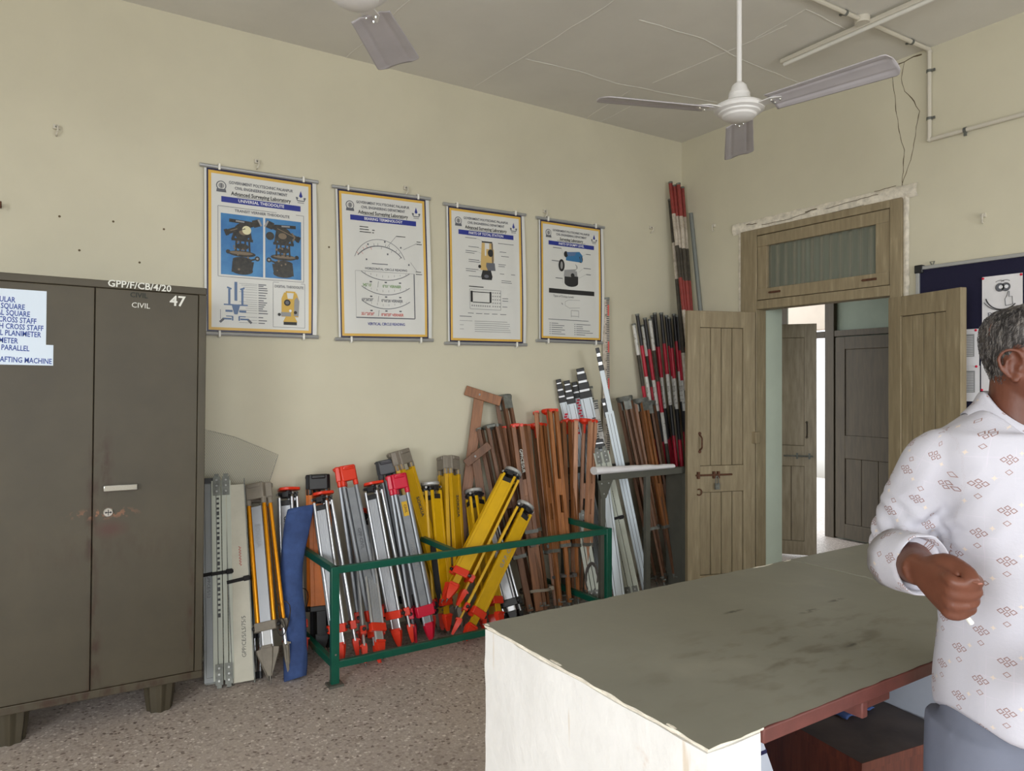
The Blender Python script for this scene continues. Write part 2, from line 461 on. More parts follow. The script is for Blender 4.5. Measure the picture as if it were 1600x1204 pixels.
def tag(o, label, cat, group=None):
    o['label'] = label; o['category'] = cat
    if group: o['group'] = group
    return o
def thing(name, label, cat, M4=None, group=None):
    o = bpy.data.objects.new(name, None)
    COL.objects.link(o)
    o.empty_display_size = 0.05
    if M4 is not None: o.matrix_world = M4
    return tag(o, label, cat, group)
def struct(o, label=None, cat=None):
    o['kind'] = 'structure'
    if label: o['label'] = label; o['category'] = cat
    return o
def T(x, y, z): return Matrix.Translation((x, y, z))
def RX(a): return Matrix.Rotation(a, 4, 'X')
def RY(a): return Matrix.Rotation(a, 4, 'Y')
def RZ(a): return Matrix.Rotation(a, 4, 'Z')
def one(mb, name, label, cat, M4, group=None, **kw):
    """a thing that is a single mesh"""
    o = mb.build(name, None, **kw); o.matrix_world = M4
    return tag(o, label, cat, group)

# ------------------------------------------------------------------ the room
mb = MB(); mb.box2((XL, YF, -0.1), (10.5, 7.5, 0), 'floor'); o = struct(mb.build('floor', smooth=0), 'speckled terrazzo floor of chips in a brown grey ground', 'floor')
mb = MB(); mb.box2((XL - 0.3, YF - 0.3, H), (XR + 0.28, YB + 0.2, H + 0.15), 'ceiling')
ceil = struct(mb.build('ceiling', smooth=0), 'grey white painted ceiling with patched joint lines', 'ceiling')
# plaster ridges over the slab joints
def ceil_line(name, pts, w=0.006):
    b = MB()
    P = [on_z(px, py, H - 0.001) for px, py in pts]
    Q = []
    for i in range(len(P) - 1):
        k = max(2, int((P[i + 1] - P[i]).length / 0.06))
        for j in range(k): Q.append(P[i].lerp(P[i + 1], j / k))
    Q.append(P[-1])
    Q = [q + Vector((noise.noise(q * 6) * 0.012, noise.noise(q * 6 + Vector((5, 0, 0))) * 0.012, 0)) for q in Q]
    b.path(Q, [w * (0.7 + 0.5 * abs(noise.noise(q * 9))) for q in Q], 'ceiling', n=6, flat=0.5)
    b.build('joint_ridge', ceil)
for pts in ([(540, 92), (640, 0)], [(742, 136), (930, 20), (975, -10)], [(820, 92), (900, 110), (960, 130), (1120, 160)], [(1000, 30), (1100, 62), (1170, 98), (1250, 130)],
            [(912, 187), (985, 142)], [(940, 190), (1010, 152)], [(1180, 60), (1260, 15), (1320, 45)], [(1020, 130), (1150, 75), (1230, 40)]):
    ceil_line('joint', pts)

mb = MB(); mb.box2((XL - 0.3, YB, 0), (XR + 0.28, YB + 0.2, H + 0.1), 'wall'); wall_b = struct(mb.build('wall_back', smooth=0), 'long cream painted wall carrying the four charts', 'wall')
DY0, DY1, DZ = 2.42, 3.62, 2.665                # door opening in the right wall
XW = XR + 0.28
mb = MB()
mb.box2((XR, DY1, 0), (XW, YB, H + 0.1), 'wall')
mb.box2((XR, YF - 0.3, 0), (XW, DY0, H + 0.1), 'wall')
mb.box2((XR, DY0, DZ), (XW, DY1, H + 0.1), 'wall')
wall_r = struct(mb.build('wall_right', smooth=0), 'cream wall with the doorway and two thin cracks', 'wall')
# walls behind the camera with window openings
def wall_with_holes(name, axis, plane, t, a0, a1, holes):
    b = MB()
    edges = sorted(holes)
    cur = a0
    def put(p, q, z0, z1):
        if axis == 'y': b.box2((p, plane, z0), (q, plane - t, z1), 'wall')
        else: b.box2((plane, p, z0), (plane - t, q, z1), 'wall')
    for h0, h1, z0, z1 in edges:
        put(cur, h0, 0, H + 0.1); put(h0, h1, 0, z0); put(h0, h1, z1, H + 0.1); cur = h1
    put(cur, a1, 0, H + 0.1)
    return struct(b.build(name, smooth=0))
wall_with_holes('wall_front', 'y', YF, 0.3, XL - 0.3, XR, [(-1.9, 0.1, 0.9, 2.6), (1.4, 3.4, 0.9, 2.6)])
wall_with_holes('wall_left', 'x', XL, 0.3, YF, YB, [(-1.7, 0.5, 0.9, 2.6)])
def window_bars(name, axis, plane, a0, a1, z0, z1):
    b = MB()
    def bx(p, q, r, s):
        if axis == 'y': b.box2((p, plane - 0.2, r), (q, plane - 0.26, s), 'door')
        else: b.box2((plane - 0.2, p, r), (plane - 0.26, q, s), 'door')
    for a in (a0, (a0 + a1) / 2 - 0.03, a1 - 0.06): bx(a, a + 0.06, z0, z1)
    bx(a0, a1, z0, z0 + 0.06); bx(a0, a1, z1 - 0.06, z1)
    struct(b.build(name, smooth=0))
window_bars('window_2', 'y', YF, -1.9, 0.1, 0.9, 2.6)
window_bars('window_3', 'y', YF, 1.4, 3.4, 0.9, 2.6)
window_bars('window_4', 'x', XL, -1.7, 0.5, 0.9, 2.6)

# cracks in the right wall, dark joint under the ceiling, nail holes
def wall_crack(pts, w, m='crack'):
    b = MB(); P = [on_x(px, py, XR - 0.0005) for px, py in pts]; Q = []
    for i in range(len(P) - 1):
        k = max(2, int((P[i + 1] - P[i]).length / 0.025))
        for j in range(k): Q.append(P[i].lerp(P[i + 1], j / k))
    Q.append(P[-1])
    Q = [q + Vector((0, noise.noise(q * 18) * 0.008, noise.noise(q * 18 + Vector((3, 3, 0))) * 0.008)) for q in Q]
    b.path(Q, [w * (0.5 + abs(noise.noise(q * 14)) * 1.3) for q in Q], m, n=5, flat=0.4, up=(1, 0, 0))
    b.build('crack', wall_r)
wall_crack([(1393, 104), (1397, 140), (1401, 180), (1407, 210), (1412, 235), (1411, 262), (1409, 290)], 0.0022)
wall_crack([(1413, 96), (1408, 122), (1414, 143), (1428, 158), (1437, 172), (1432, 198), (1428, 232), (1420, 258), (1410, 285), (1407, 296)], 0.0022)
wall_crack([(1225, 166), (1290, 140), (1350, 119), (1400, 102), (1440, 84)], 0.005)
for P_, w_ in (([(1166, 351), (1182, 349)], 0.005), ([(1190, 351), (1230, 343), (1262, 332)], 0.003), ([(1258, 331), (1276, 326)], 0.006), ([(1290, 326), (1330, 315), (1372, 303)], 0.003), ([(1366, 300), (1400, 290)], 0.003), ([(1300, 332), (1350, 320)], 0.002)):
    b = MB(); Q = [on_x(px, py, XR - 0.024) for px, py in P_]; b.path([q + Vector((0, 0, 0.006 * noise.noise(q * 30))) for a_, c_ in zip(Q, Q[1:]) for q in [a_.lerp(c_, i / 8) for i in range(9)]], w_ * 0.6, 'crack', n=5, flat=0.5, up=(1, 0, 0)); b.build('crack', wall_r)
def nail_hole(px, py):
    b = MB(); p = on_y(px, py, YB); b.lathe([(0.006, -0.002), (0.005, 0.003)], 'crack', c=(p.x, p.y, p.z), n=8, axis='y'); b.build('nail_hole', wall_b)
for q in ((93, 338), (177, 346), (256, 358), (514, 386), (672, 408), (124, 391), (218, 410)): nail_hole(*q)

# ------------------------------------------------------------------ door frame, transom, leaves
YJ0, YJ1 = 2.485, 3.485                          # clear opening
HEAD = 2.07
fr = MB()
fr.box2((XR - 0.02, YJ1, 0), (XR + 0.09, DY1 + 0.01, DZ), 'door')
fr.box2((XR - 0.02, DY0 - 0.01, 0), (XR + 0.09, YJ0, DZ), 'door')
fr.box2((XR - 0.02, YJ0, HEAD), (XR + 0.09, YJ1, HEAD + 0.065), 'door')
fr.box2((XR - 0.02, YJ0, DZ - 0.05), (XR + 0.09, YJ1, DZ), 'door')
frame = struct(fr.build('trim_1', bev=0.004), 'khaki painted wooden door frame with worn edges', 'door frame')
def transom():
    root = struct(thing('window_1', 'narrow transom window of ribbed glass above the doorway', 'window', T(XR - 0.012, YJ0, HEAD + 0.065)))
    w, h = YJ1 - YJ0, DZ - 0.05 - HEAD - 0.065
    b = MB()
    st = 0.085
    b.box2((0.0, 0.004, 0.004), (0.05, st + 0.01, h - 0.004), 'door'); b.box2((0, w - st, 0.004), (0.05, w - 0.004, h - 0.004), 'door')
    b.box2((-0.004, 0.004, 0.004), (0.05, w - 0.004, 0.085), 'door'); b.box2((-0.004, 0.004, h - 0.085), (0.05, w - 0.004, h - 0.004), 'door')
    b.build('sash', root, bev=0.003)
    g = MB(); n = 90
    g.grid(lambda u, q: Vector((0.02 + 0.004 * math.cos(u * 24 * math.pi), st + u * (w - 2 * st + 0.01), 0.08 + q * (h - 0.16))), n * 2, 2, 'glass')
    g.build('pane', root, smooth=180)
    k = MB()
    for y in (0.13, w - 0.16):
        k.box((-0.008, y, 0.05), (0.012, 0.09, 0.014), 'rust'); k.tube((-0.012, y - 0.04, 0.05), (-0.012, y + 0.05, 0.05), 0.005, 'rust', n=8)
    k.build('latch', root)
transom()
# flaking plaster band over the frame
b = MB(); random.seed(4)
def band(u, q):
    y = DY1 + 0.09 - u * (DY1 - DY0 + 0.19); z = DZ + (-0.01 + q * 0.085) + (0.012 * noise.noise(Vector((y * 9, q * 3, 0))) if q > 0 else 0)
    return Vector((XR - 0.004 - 0.016 * math.sin(math.pi * q) - 0.005 * noise.noise(Vector((y * 20, z * 20, 2))), y, z))
b.grid(band, 80, 8, 'flake'); b.box2((XR - 0.004, DY0 - 0.09, DZ), (XR + 0.01, DY1 + 0.08, DZ + 0.06), 'flake')
struct(b.build('trim_2'), 'white flaking plaster band over the door frame', 'trim')
# rough plaster strip beside the frame
b = MB()
b.grid(lambda u, q: Vector((XR - 0.003 - 0.006 * math.sin(math.pi * u), DY0 - 0.012 - u * (0.035 + 0.008 * noise.noise(Vector((q * 12, 1, 0)))), 2.0 + q * 0.68)), 4, 40, 'flake')
b.grid(lambda u, q: Vector((XR - 0.003 - 0.006 * math.sin(math.pi * u), DY1 + 0.012 + (1 - u) * (0.03 + 0.008 * noise.noise(Vector((q * 12, 7, 0)))), 2.0 + q * 0.68)), 4, 40, 'flake')
struct(b.build('trim_3'), 'bare plaster edge down both sides of the door frame', 'trim')

def leaf(root, w, h, m='door', top_boards=4, low_boards=4, zs=(0.14, 0.74, 0.93, None), stile=0.10):
    """door leaf in its own frame: x from the hinge, y through the thickness (front at -0.02), z up"""
    z0, z1, z2, z3 = zs
    z3 = h - 0.12 if z3 is None else z3
    b = MB()
    b.box2((0, -0.02, 0.02), (stile, 0.02, h), m); b.box2((w - stile, -0.02, 0.02), (w, 0.02, h), m)
    for a, c in ((0.02, z0), (z1, z2), (z3, h)): b.box2((stile - 0.001, -0.0195, a), (w - stile + 0.001, 0.0195, c), m)
    b.build('leaf_frame', root, bev=0.003)
    for a, c, nb in ((z2, z3, top_boards), (z0, z1, low_boards)):
        p = MB()
        p.box2((stile - 0.01, -0.004, a - 0.01), (w - stile + 0.01, 0.004, c + 0.01), 'doorgroove')
        bw = (w - 2 * stile) / nb
        for i in range(nb):
            p.box2((stile + i * bw + 0.0028, -0.012, a + 0.003), (stile + (i + 1) * bw - 0.0028, 0.012, c - 0.003), m)
        p.build('board_panel', root, bev=0.002)
def leaf_matrix(hinge, tip):
    d = Vector((tip[0] - hinge[0], tip[1] - hinge[1], 0)).normalized()
    y = Vector((-d.y, d.x, 0))
    return Matrix(((d.x, y.x, 0, hinge[0]), (d.y, y.y, 0, hinge[1]), (0, 0, 1, 0), (0, 0, 0, 1))), d
A, d = leaf_matrix((XR - 0.03, 3.50), (3.865, 3.665))
L1 = struct(thing('door_1', 'khaki plank door leaf with a padlocked bolt, opened beside the ranging rods', 'door', A))
# in this leaf the room sees the +y or -y face; find which
side = 1 if (A.to_3x3() @ Vector((0, 1, 0))).y < 0 else -1
leaf(L1, 0.55, 2.05)
b = MB(); s = side * 0.02
def arch(b, x, z, hgt, m):
    P = [(x, s, z + hgt / 2), (x, s + side * 0.025, z + hgt / 2 - 0.012)] + [(x, s + side * 0.034, z + hgt * t) for t in (0.28, 0, -0.28)] + [(x, s + side * 0.025, z - hgt / 2 + 0.012), (x, s, z - hgt / 2)]
    b.path(P, 0.006, m, n=8)
    b.lathe([(0.012, 0), (0.012, 0.004)], m, c=(x, s, z + hgt / 2 + 0.01), n=10, axis='y'); b.lathe([(0.012, 0), (0.012, 0.004)], m, c=(x, s, z - hgt / 2 - 0.01), n=10, axis='y')
arch(b, 0.455, 1.10, 0.11, 'rust'); b.build('door_handle', L1)
b = MB()
b.tube((0.20, s + side * 0.012, 0.865), (0.49, s + side * 0.012, 0.865), 0.007, 'rust', n=8)
for x in (0.31, 0.345, 0.47): b.box((x, s + side * 0.008, 0.865), (0.016, 0.02, 0.05), 'rust')
b.build('sliding_bolt', L1)
b = MB()
b.path([(0.322, s + side * 0.03, 0.80), (0.322, s + side * 0.03, 0.845), (0.332, s + side * 0.03, 0.86), (0.342, s + side * 0.03, 0.845), (0.342, s + side * 0.03, 0.80)], 0.004, 'gunmetal', n=8)
b.box((0.332, s + side * 0.03, 0.785), (0.034, 0.016, 0.045), 'gunmetal'); b.build('padlock', L1, bev=0.003)
b = MB(); b.path([(0.465 + 0.02 * math.cos(a), s + side * 0.012, 0.745 + 0.022 * math.sin(a)) for a in [k * 0.5 for k in range(2, 12)]], 0.005, 'rust', n=6); b.build('hook', L1)
A, d = leaf_matrix((XR - 0.03, 2.47), (4.20, 1.975))
L2 = struct(thing('door_2', 'khaki plank door leaf folded back in front of the navy notice board', 'door', A))
leaf(L2, 0.53, 2.05)
# wooden block beside the frame
p = on_x(1183, 683, XR - 0.02)
b = MB(); b.box((0.0, 0, 0), (0.05, 0.05, 0.085), 'door')
bl = b.build('stop_block', frame, bev=0.004); bl.location = (p.x - 0.02, p.y - 0.0, p.z)

# ------------------------------------------------------------------ lobby beyond the doorway
XF = 6.55
b = MB()
b.box2((XR + 0.09, YJ1 + 0.01, 0), (XW + 0.01, DY1 + 0.02, DZ), 'mint')
b.box2((XR + 0.09, DY0 - 0.02, 0), (XW + 0.01, YJ0 - 0.01, DZ), 'mint')
struct(b.build('trim_4', smooth=0), 'pale mint reveal of the doorway', 'doorway reveal')
b = MB()
b.box2((XF, 0.5, 0), (XF + 0.2, 3.2, 3.2), 'greenwall'); b.box2((XF, 4.95, 0), (XF + 0.2, 7.2, 3.2), 'greenwall'); b.box2((XF, 3.2, 2.72), (XF + 0.2, 4.95, 3.2), 'greenwall')
b.box2((XF + 0.02, 3.15, 0), (XF + 0.19, 4.27, 2.72), 'greenwall')  # part behind the far leaf is added to stop sky light leaking round it
struct(b.build('wall_lobby', smooth=0), 'dull grey green lobby wall seen through the doorway', 'wall')
b = MB(); b.box2((XW, 0.4, 0), (XF + 0.2, 0.5, 3.2), 'mint'); struct(b.build('wall_lobby_end', smooth=0))
b = MB(); b.box2((XW, 0.3, 3.2), (XF + 0.4, 5.2, 3.3), 'ceiling'); struct(b.build('ceiling_lobby', smooth=0))
b = MB(); b.box2((8.6, 2.0, 2.25), (8.8, 8.5, 3.6), 'pinkwall'); struct(b.build('trim_6', smooth=0), 'top of the pale pink wall past the lobby', 'beam')  # pink wall left out below so bright sky fills the gap
b = MB()
for y in (4.31, 4.95): b.box2((XF - 0.03, y - 0.05, 0), (XF + 0.12, y + 0.05, 2.72), 'doorgrey')
b.box2((XF - 0.026, 3.2, 1.99), (XF + 0.11, 4.26, 2.05), 'doorgrey'); b.box2((XF - 0.026, 4.36, 1.99), (XF + 0.11, 4.90, 2.05), 'doorgrey')
struct(b.build('trim_5', bev=0.004), 'dark weathered frame of the far doorway', 'door frame')
A, d = leaf_matrix((XF - 0.03, 3.20), (XF - 0.03, 4.26))
L3 = struct(thing('door_3', 'closed brown grey door leaf on the far side of the lobby', 'door', A)); leaf(L3, 1.03, 1.98, 'doorgrey', 1, 5, (0.16, 0.80, 1.02, None))
A, d = leaf_matrix((5.32, 4.26), (5.63, 3.86))
L4 = struct(thing('door_4', 'weathered brown grey door leaf standing open in the lobby', 'door', A))
leaf(L4, 0.52, 2.05, 'doorlit', 1, 3, (0.14, 0.80, 0.98, None))
side = 1 if (A.to_3x3() @ Vector((0, 1, 0))).dot(FWD) < 0 else -1
s = side * 0.02
b = MB(); arch(b, 0.44, 1.12, 0.11, 'doorgrey'); b.build('door_handle', L4)
b = MB(); b.tube((0.25, s + side * 0.012, 0.89), (0.49, s + side * 0.012, 0.89), 0.007, 'gunmetal', n=8)
for x in (0.36, 0.46): b.box((x, s + side * 0.008, 0.89), (0.016, 0.02, 0.05), 'gunmetal')
b.build('sliding_bolt', L4)
b = MB(); b.box2((4.70, 4.27, 2.08), (5.36, 4.40, 3.2), 'mint'); b.box2((5.36, 4.27, 0), (5.46, 4.40, 3.2), 'mint'); struct(b.build('wall_lobby_side', smooth=0))

# ------------------------------------------------------------------ counter
CX0, CY0, CY1, CZ = 0.945, 0.852, 1.60, 0.90
def rough_block(b, a, c, m, step=0.03, amp=0.006):
    """plaster block whose faces and edges waver"""
    def nz(p):
        p = Vector(p); q = p * 7
        e = [min(abs(p[i] - a[i]), abs(p[i] - c[i])) < 1e-4 for i in range(3)]
        k = amp * (1.0 if sum(e) >= 2 else 0.45)
        return p + Vector((noise.noise(q), noise.noise(q + Vector((9, 0, 0))), noise.noise(q + Vector((0, 9, 0))) * 0.5)) * k + Vector((noise.noise(q * 4), noise.noise(q * 4 + Vector((2, 5, 0))), 0)) * k * 0.5
    L = [c[i] - a[i] for i in range(3)]
    for ax in range(3):
        u, v = (ax + 1) % 3, (ax + 2) % 3
        for side in (0, 1):
            def fn(s, t):
                p = [0, 0, 0]; p[ax] = c[ax] if side else a[ax]
                ss = s if side else 1 - s
                p[u] = a[u] + L[u] * ss; p[v] = a[v] + L[v] * t
                return nz(p)
            b.grid(fn, max(2, int(L[u] / step)), max(2, int(L[v] / step)), m)
ctr = thing('counter', 'long work counter with a grey cement top and rough white plaster end', 'counter', T(CX0, CY0, 0))
b = MB(); rough_block(b, (0, 0, 0), (0.138, CY1 - CY0, CZ - 0.012), 'plaster'); b.build('end_wall', ctr, smooth=60)['label'] = 'rough white plaster end wall'
b = MB()
def topfn(z):
    def fn(u, q):
        x = -0.004 + u * 1.255; y = -0.006 + q * (CY1 - CY0 + 0.012)
        ex = 0.006 * noise.noise(Vector((x * 22, y * 22, 0)))
        if u == 0: x += ex
        if q in (0, 1): y += ex * 0.7
        return Vector((x, y, z + 0.0015 * noise.noise(Vector((x * 4, y * 4, 1)))))
    return fn
b.grid(topfn(CZ), 80, 50, 'countertop')
b.box2((0.004, 0.004, CZ - 0.03), (1.25, CY1 - CY0 - 0.004, CZ - 0.002), 'flake')
b.build('top_slab', ctr, smooth=60)['label'] = 'stained grey green cement slab'
b = MB(); b.box2((1.252, -0.004, CZ - 0.032), (2.45, CY1 - CY0 + 0.004, CZ + 0.003), 'countertop')
b.build('top_slab', ctr, bev=0.004)['label'] = 'second cement slab beyond the joint'
# whitish worn edge of the slab
b = MB()
def edge(P, w):
    Q = []
    for i in range(len(P) - 1):
        k = int((P[i + 1] - P[i]).length / 0.012)
        for j in range(k): Q.append(P[i].lerp(P[i + 1], j / k))
    Q.append(P[-1])
    Q = [q + Vector((noise.noise(q * 30), noise.noise(q * 30 + Vector((4, 0, 0))), 0)) * 0.0025 for q in Q]
    b.path(Q, [w * max(0.12, 0.45 + 0.5 * noise.noise(q * 16) + 0.3 * noise.noise(q * 50)) for q in Q], 'flake', n=6)
edge([Vector((0.002, 0.0, CZ - 0.004)), Vector((0.002, CY1 - CY0, CZ - 0.004))], 0.0075)
edge([Vector((0, CY1 - CY0, CZ - 0.003)), Vector((2.4, CY1 - CY0 + 0.002, CZ - 0.003))], 0.005)
edge([Vector((0, 0, CZ - 0.004)), Vector((0.142, 0, CZ - 0.004))], 0.008)
b.build('chipped_edge', ctr)
b = MB(); b.box2((0.142, -0.004, CZ - 0.033), (2.45, 0.028, CZ - 0.004), 'redbrown')
b.build('wood_lip', ctr, bev=0.003)['label'] = 'red brown wooden lip along the front'
b = MB(); b.box2((0.457, 0.0, CZ - 0.068), (0.477, 0.70, CZ - 0.034), 'redbrown'); b.box2((0.478, 0.012, CZ - 0.060), (0.580, 0.70, CZ - 0.034), 'redbrown')
b.build('support_batten', ctr, bev=0.003)['label'] = 'red brown batten under the slab'
b = MB(); b.box2((2.3, 0.02, 0), (2.45, CY1 - CY0, CZ - 0.036), 'bluewhite'); b.build('end_wall', ctr)['label'] = 'far whitewashed end wall'
b = MB(); b.box2((1.20, 0.06, 0), (1.29, CY1 - CY0 - 0.06, CZ - 0.036), 'bluewhite')
b.build('partition_wall', ctr)['label'] = 'pale bluish whitewashed partition under the slab'
b = MB(); b.box2((0.14, CY1 - CY0 - 0.06, 0), (2.3, CY1 - CY0 - 0.01, CZ - 0.036), 'bluewhite'); b.build('back_wall', ctr)

# low wooden box under the counter
bx = thing('wooden_box', 'low mahogany box table with a worn dark top, standing under the counter', 'box', T(1.747, 1.063, 0) @ RZ(math.radians(-8)))
b = MB(); b.box2((0.008, 0.008, 0.0), (0.362, 0.40, 0.525), 'mahogany'); b.build('box_body', bx, bev=0.002)
b = MB()
b.grid(lambda u, q: Vector((u * 0.37, q * 0.408, 0.55 + 0.0012 * noise.noise(Vector((u * 9, q * 9, 4))))), 20, 20, 'boxtop'); b.box2((0, 0, 0.526), (0.37, 0.408, 0.549), 'mahogany')
b.build('box_top', bx, smooth=40)['label'] = 'worn dark top'
b = MB(); b.box2((0.30, 0.002, 0.30), (0.306, 0.01, 0.50), 'paintwhite'); b.box2((0.352, 0.0, 0.40), (0.358, 0.008, 0.52), 'paintwhite'); b.build('chipped_edge', bx)
# cloth lying on the box
P = Vector((2.0, 1.27, 0.552))
b = MB()
def clothfn(u, q):
    x = (u - 0.5) * 0.14; y = (q - 0.5) * 0.10
    return Vector((x + 0.01 * noise.noise(Vector((q * 5, 2, 0))), y, 0.004 + 0.012 * (0.5 + 0.5 * math.sin(u * 13 + q * 4)) * math.sin(math.pi * u) ** 0.5))
b.grid(clothfn, 24, 16, 'bluecloth')
o = one(b, 'cleaning_cloth', 'crumpled dark blue cloth lying on the worn box top', 'cloth', T(*P), smooth=180)
md = o.modifiers.new('thick', 'SOLIDIFY'); md.thickness = 0.004
# white sheet of board leaning under the counter
b = MB(); b.prism([(0, 0), (0.51, 0), (0.163, 0.84), (0, 0.84)], -0.003, 0.003, 'bluewhite', axis='y'); b.box2((0.0, -0.0045, 0.722), (0.21, -0.0035, 0.730), 'navyprint')
o = one(b, 'white_board', 'white sheet of board leaning under the counter beside the mahogany box', 'board', T(1.092, 0.975, 0.002) @ RX(math.radians(-3)))

# ------------------------------------------------------------------ steel cabinet
tilt = math.radians(-0.66)
CM = T(-0.316, 3.64, 0) @ RY(-tilt * -1)
cab = thing('steel_cabinet', 'olive brown two-door steel cabinet with rust streaks and painted lettering', 'cabinet', T(-0.316, 3.64, 0.0))
cab.rotation_euler = (0, math.radians(0.66), 0)
W, DP, Z0, Z1 = 0.914, 0.48, 0.148, 1.985
b = MB()
b.box2((0, 0.02, Z0), (0.018, DP, Z1), 'cabinet'); b.box2((W - 0.018, 0.02, Z0), (W, DP, Z1), 'cabinet')
b.box2((0.0181, 0.02, Z1 - 0.018), (W - 0.0181, DP, Z1), 'cabinet'); b.box2((0.0181, 0.02, Z0), (W - 0.0181, DP, Z0 + 0.02), 'cabinet'); b.box2((0.0181, DP - 0.01, Z0 + 0.021), (W - 0.0181, DP - 0.0005, Z1 - 0.019), 'cabinet')
b.box2((0, 0, Z1 - 0.033), (W, 0.0195, Z1), 'cabinet'); b.box2((0, 0, Z0), (W, 0.0195, Z0 + 0.035), 'cabinet')
b.box2((0, 0, Z0 + 0.0351), (0.034, 0.0195, Z1 - 0.0331), 'cabinet'); b.box2((W - 0.034, 0, Z0 + 0.0351), (W, 0.0195, Z1 - 0.0331), 'cabinet')
b.build('cabinet_body', cab, bev=0.003)
b = MB(); b.box2((0.03, 0.012, Z0 + 0.03), (W - 0.03, 0.0192, Z1 - 0.03), 'gapdark'); b.build('door_gap', cab)
XS = 0.457
for a, c in ((0.036, XS - 0.0015), (XS + 0.0015, W - 0.036)):
    b = MB(); b.box2((a, 0.001, Z0 + 0.037), (c, 0.0118, Z1 - 0.035), 'cabinet')
    dr = b.build('door', cab, bev=0.003)
def lp(px, py, y=0.0):
    """pixel -> local (x, z) on the cabinet front"""
    p = on_y(px, py, 3.64 + y); q = cab.rotation_euler.to_matrix().to_4x4(); 
    q = (T(-0.316, 3.64, 0) @ q).inverted() @ p
    return q.x, q.z
x, z = lp(188, 761)
b = MB(); b.box((x, -0.012, z), (0.135, 0.022, 0.028), 'chrome'); b.box((x - 0.05, -0.002, z), (0.03, 0.012, 0.022), 'chrome'); b.box((x + 0.05, -0.002, z), (0.03, 0.012, 0.022), 'chrome')
h = b.build('handle', dr, bev=0.004); h['label'] = 'chrome lever handle'
x, z = lp(169, 800)
b = MB(); b.lathe([(0.020, 0.0), (0.020, -0.006), (0.017, -0.008)], 'chrome', c=(x, 0.001, z), n=24, axis='y')
b.box((x, -0.008, z), (0.026, 0.002, 0.003), 'black'); b.box((x, -0.008, z), (0.003, 0.002, 0.026), 'black')
for s in (-1, 1): b.lathe([(0.004, 0), (0.004, -0.0095)], 'black', c=(x + s * 0.009, 0.0, z), n=10, axis='y')
b.build('keyhole_plate', dr)
FR = RX(R90)
for s, px, py, sz, mm, bold in (('GPP/F/CB/4/20', 219, 447, 0.042, 'paintwhite', True), ('CIVIL', 217, 461.5, 0.031, 'textdark', True), ('CIVIL', 220, 477.5, 0.033, 'paintwhite', False), ('47', 277.5, 471, 0.066, 'paintwhite', True)):
    x, z = lp(px, py); b = MB(); b.text(s, sz, T(x, -0.001, z) @ FR @ RZ(-0.02), mm, bold=bold)
    b.build('painted_lettering', cab, smooth=0)
for fx in (0.17, W - 0.17):
    for fy in (0.09, DP - 0.09):
        b = MB()
        poly = []
        for k in range(40):
            a = 2 * math.pi * k / 40; r = 0.062 + 0.006 * math.cos(8 * a); poly.append((fx + r * math.cos(a), fy + r * math.sin(a)))
        rings = []
        for zz, sc in ((0.0, 0.78), (0.02, 0.82), (0.08, 0.95), (Z0 + 0.002, 1.02)):
            rings.append([(fx + (p[0] - fx) * sc, fy + (p[1] - fy) * sc, zz) for p in poly])
        b.loft(rings, 'cabinet'); b.build('foot', cab, smooth=40)
# labels stuck to the left door
b = MB()
x0, z0 = lp(-60, 450); x1, z1 = lp(73, 455); _, z2 = lp(70, 540); x3, z3 = lp(83, 571)
b.box2((x0, -0.0005, z2), (x1, -0.002, z1), 'paperblue'); b.box2((x0, -0.0005, z3), (x3, -0.0022, z2 + 0.004), 'paperblue')
for i, (s, py) in enumerate((('ULAR', 469), ('N SQUARE', 480.5), ('AL SQUARE', 491.5), ('CROSS STAFF', 502.5), ('CH CROSS STAFF', 513.5), ('L PLANIMETER', 523.5), ('METER', 533), ('C PARALLEL', 545), ('DRAFTING MACHINE', 565))):
    xr = (24, 39, 47, 57, 68, 64, 28, 46, 81)[i]
    xx, zz = lp(xr, py + 0.0)
    b.text(s, 0.0315, T(xx, -0.0026, zz) @ FR @ RZ(-0.03), 'textblue', align='RIGHT', bold=True, sx=0.70)
b.build('instrument_list', cab, smooth=0)['label'] = 'pale paper list of instruments in blue capitals'

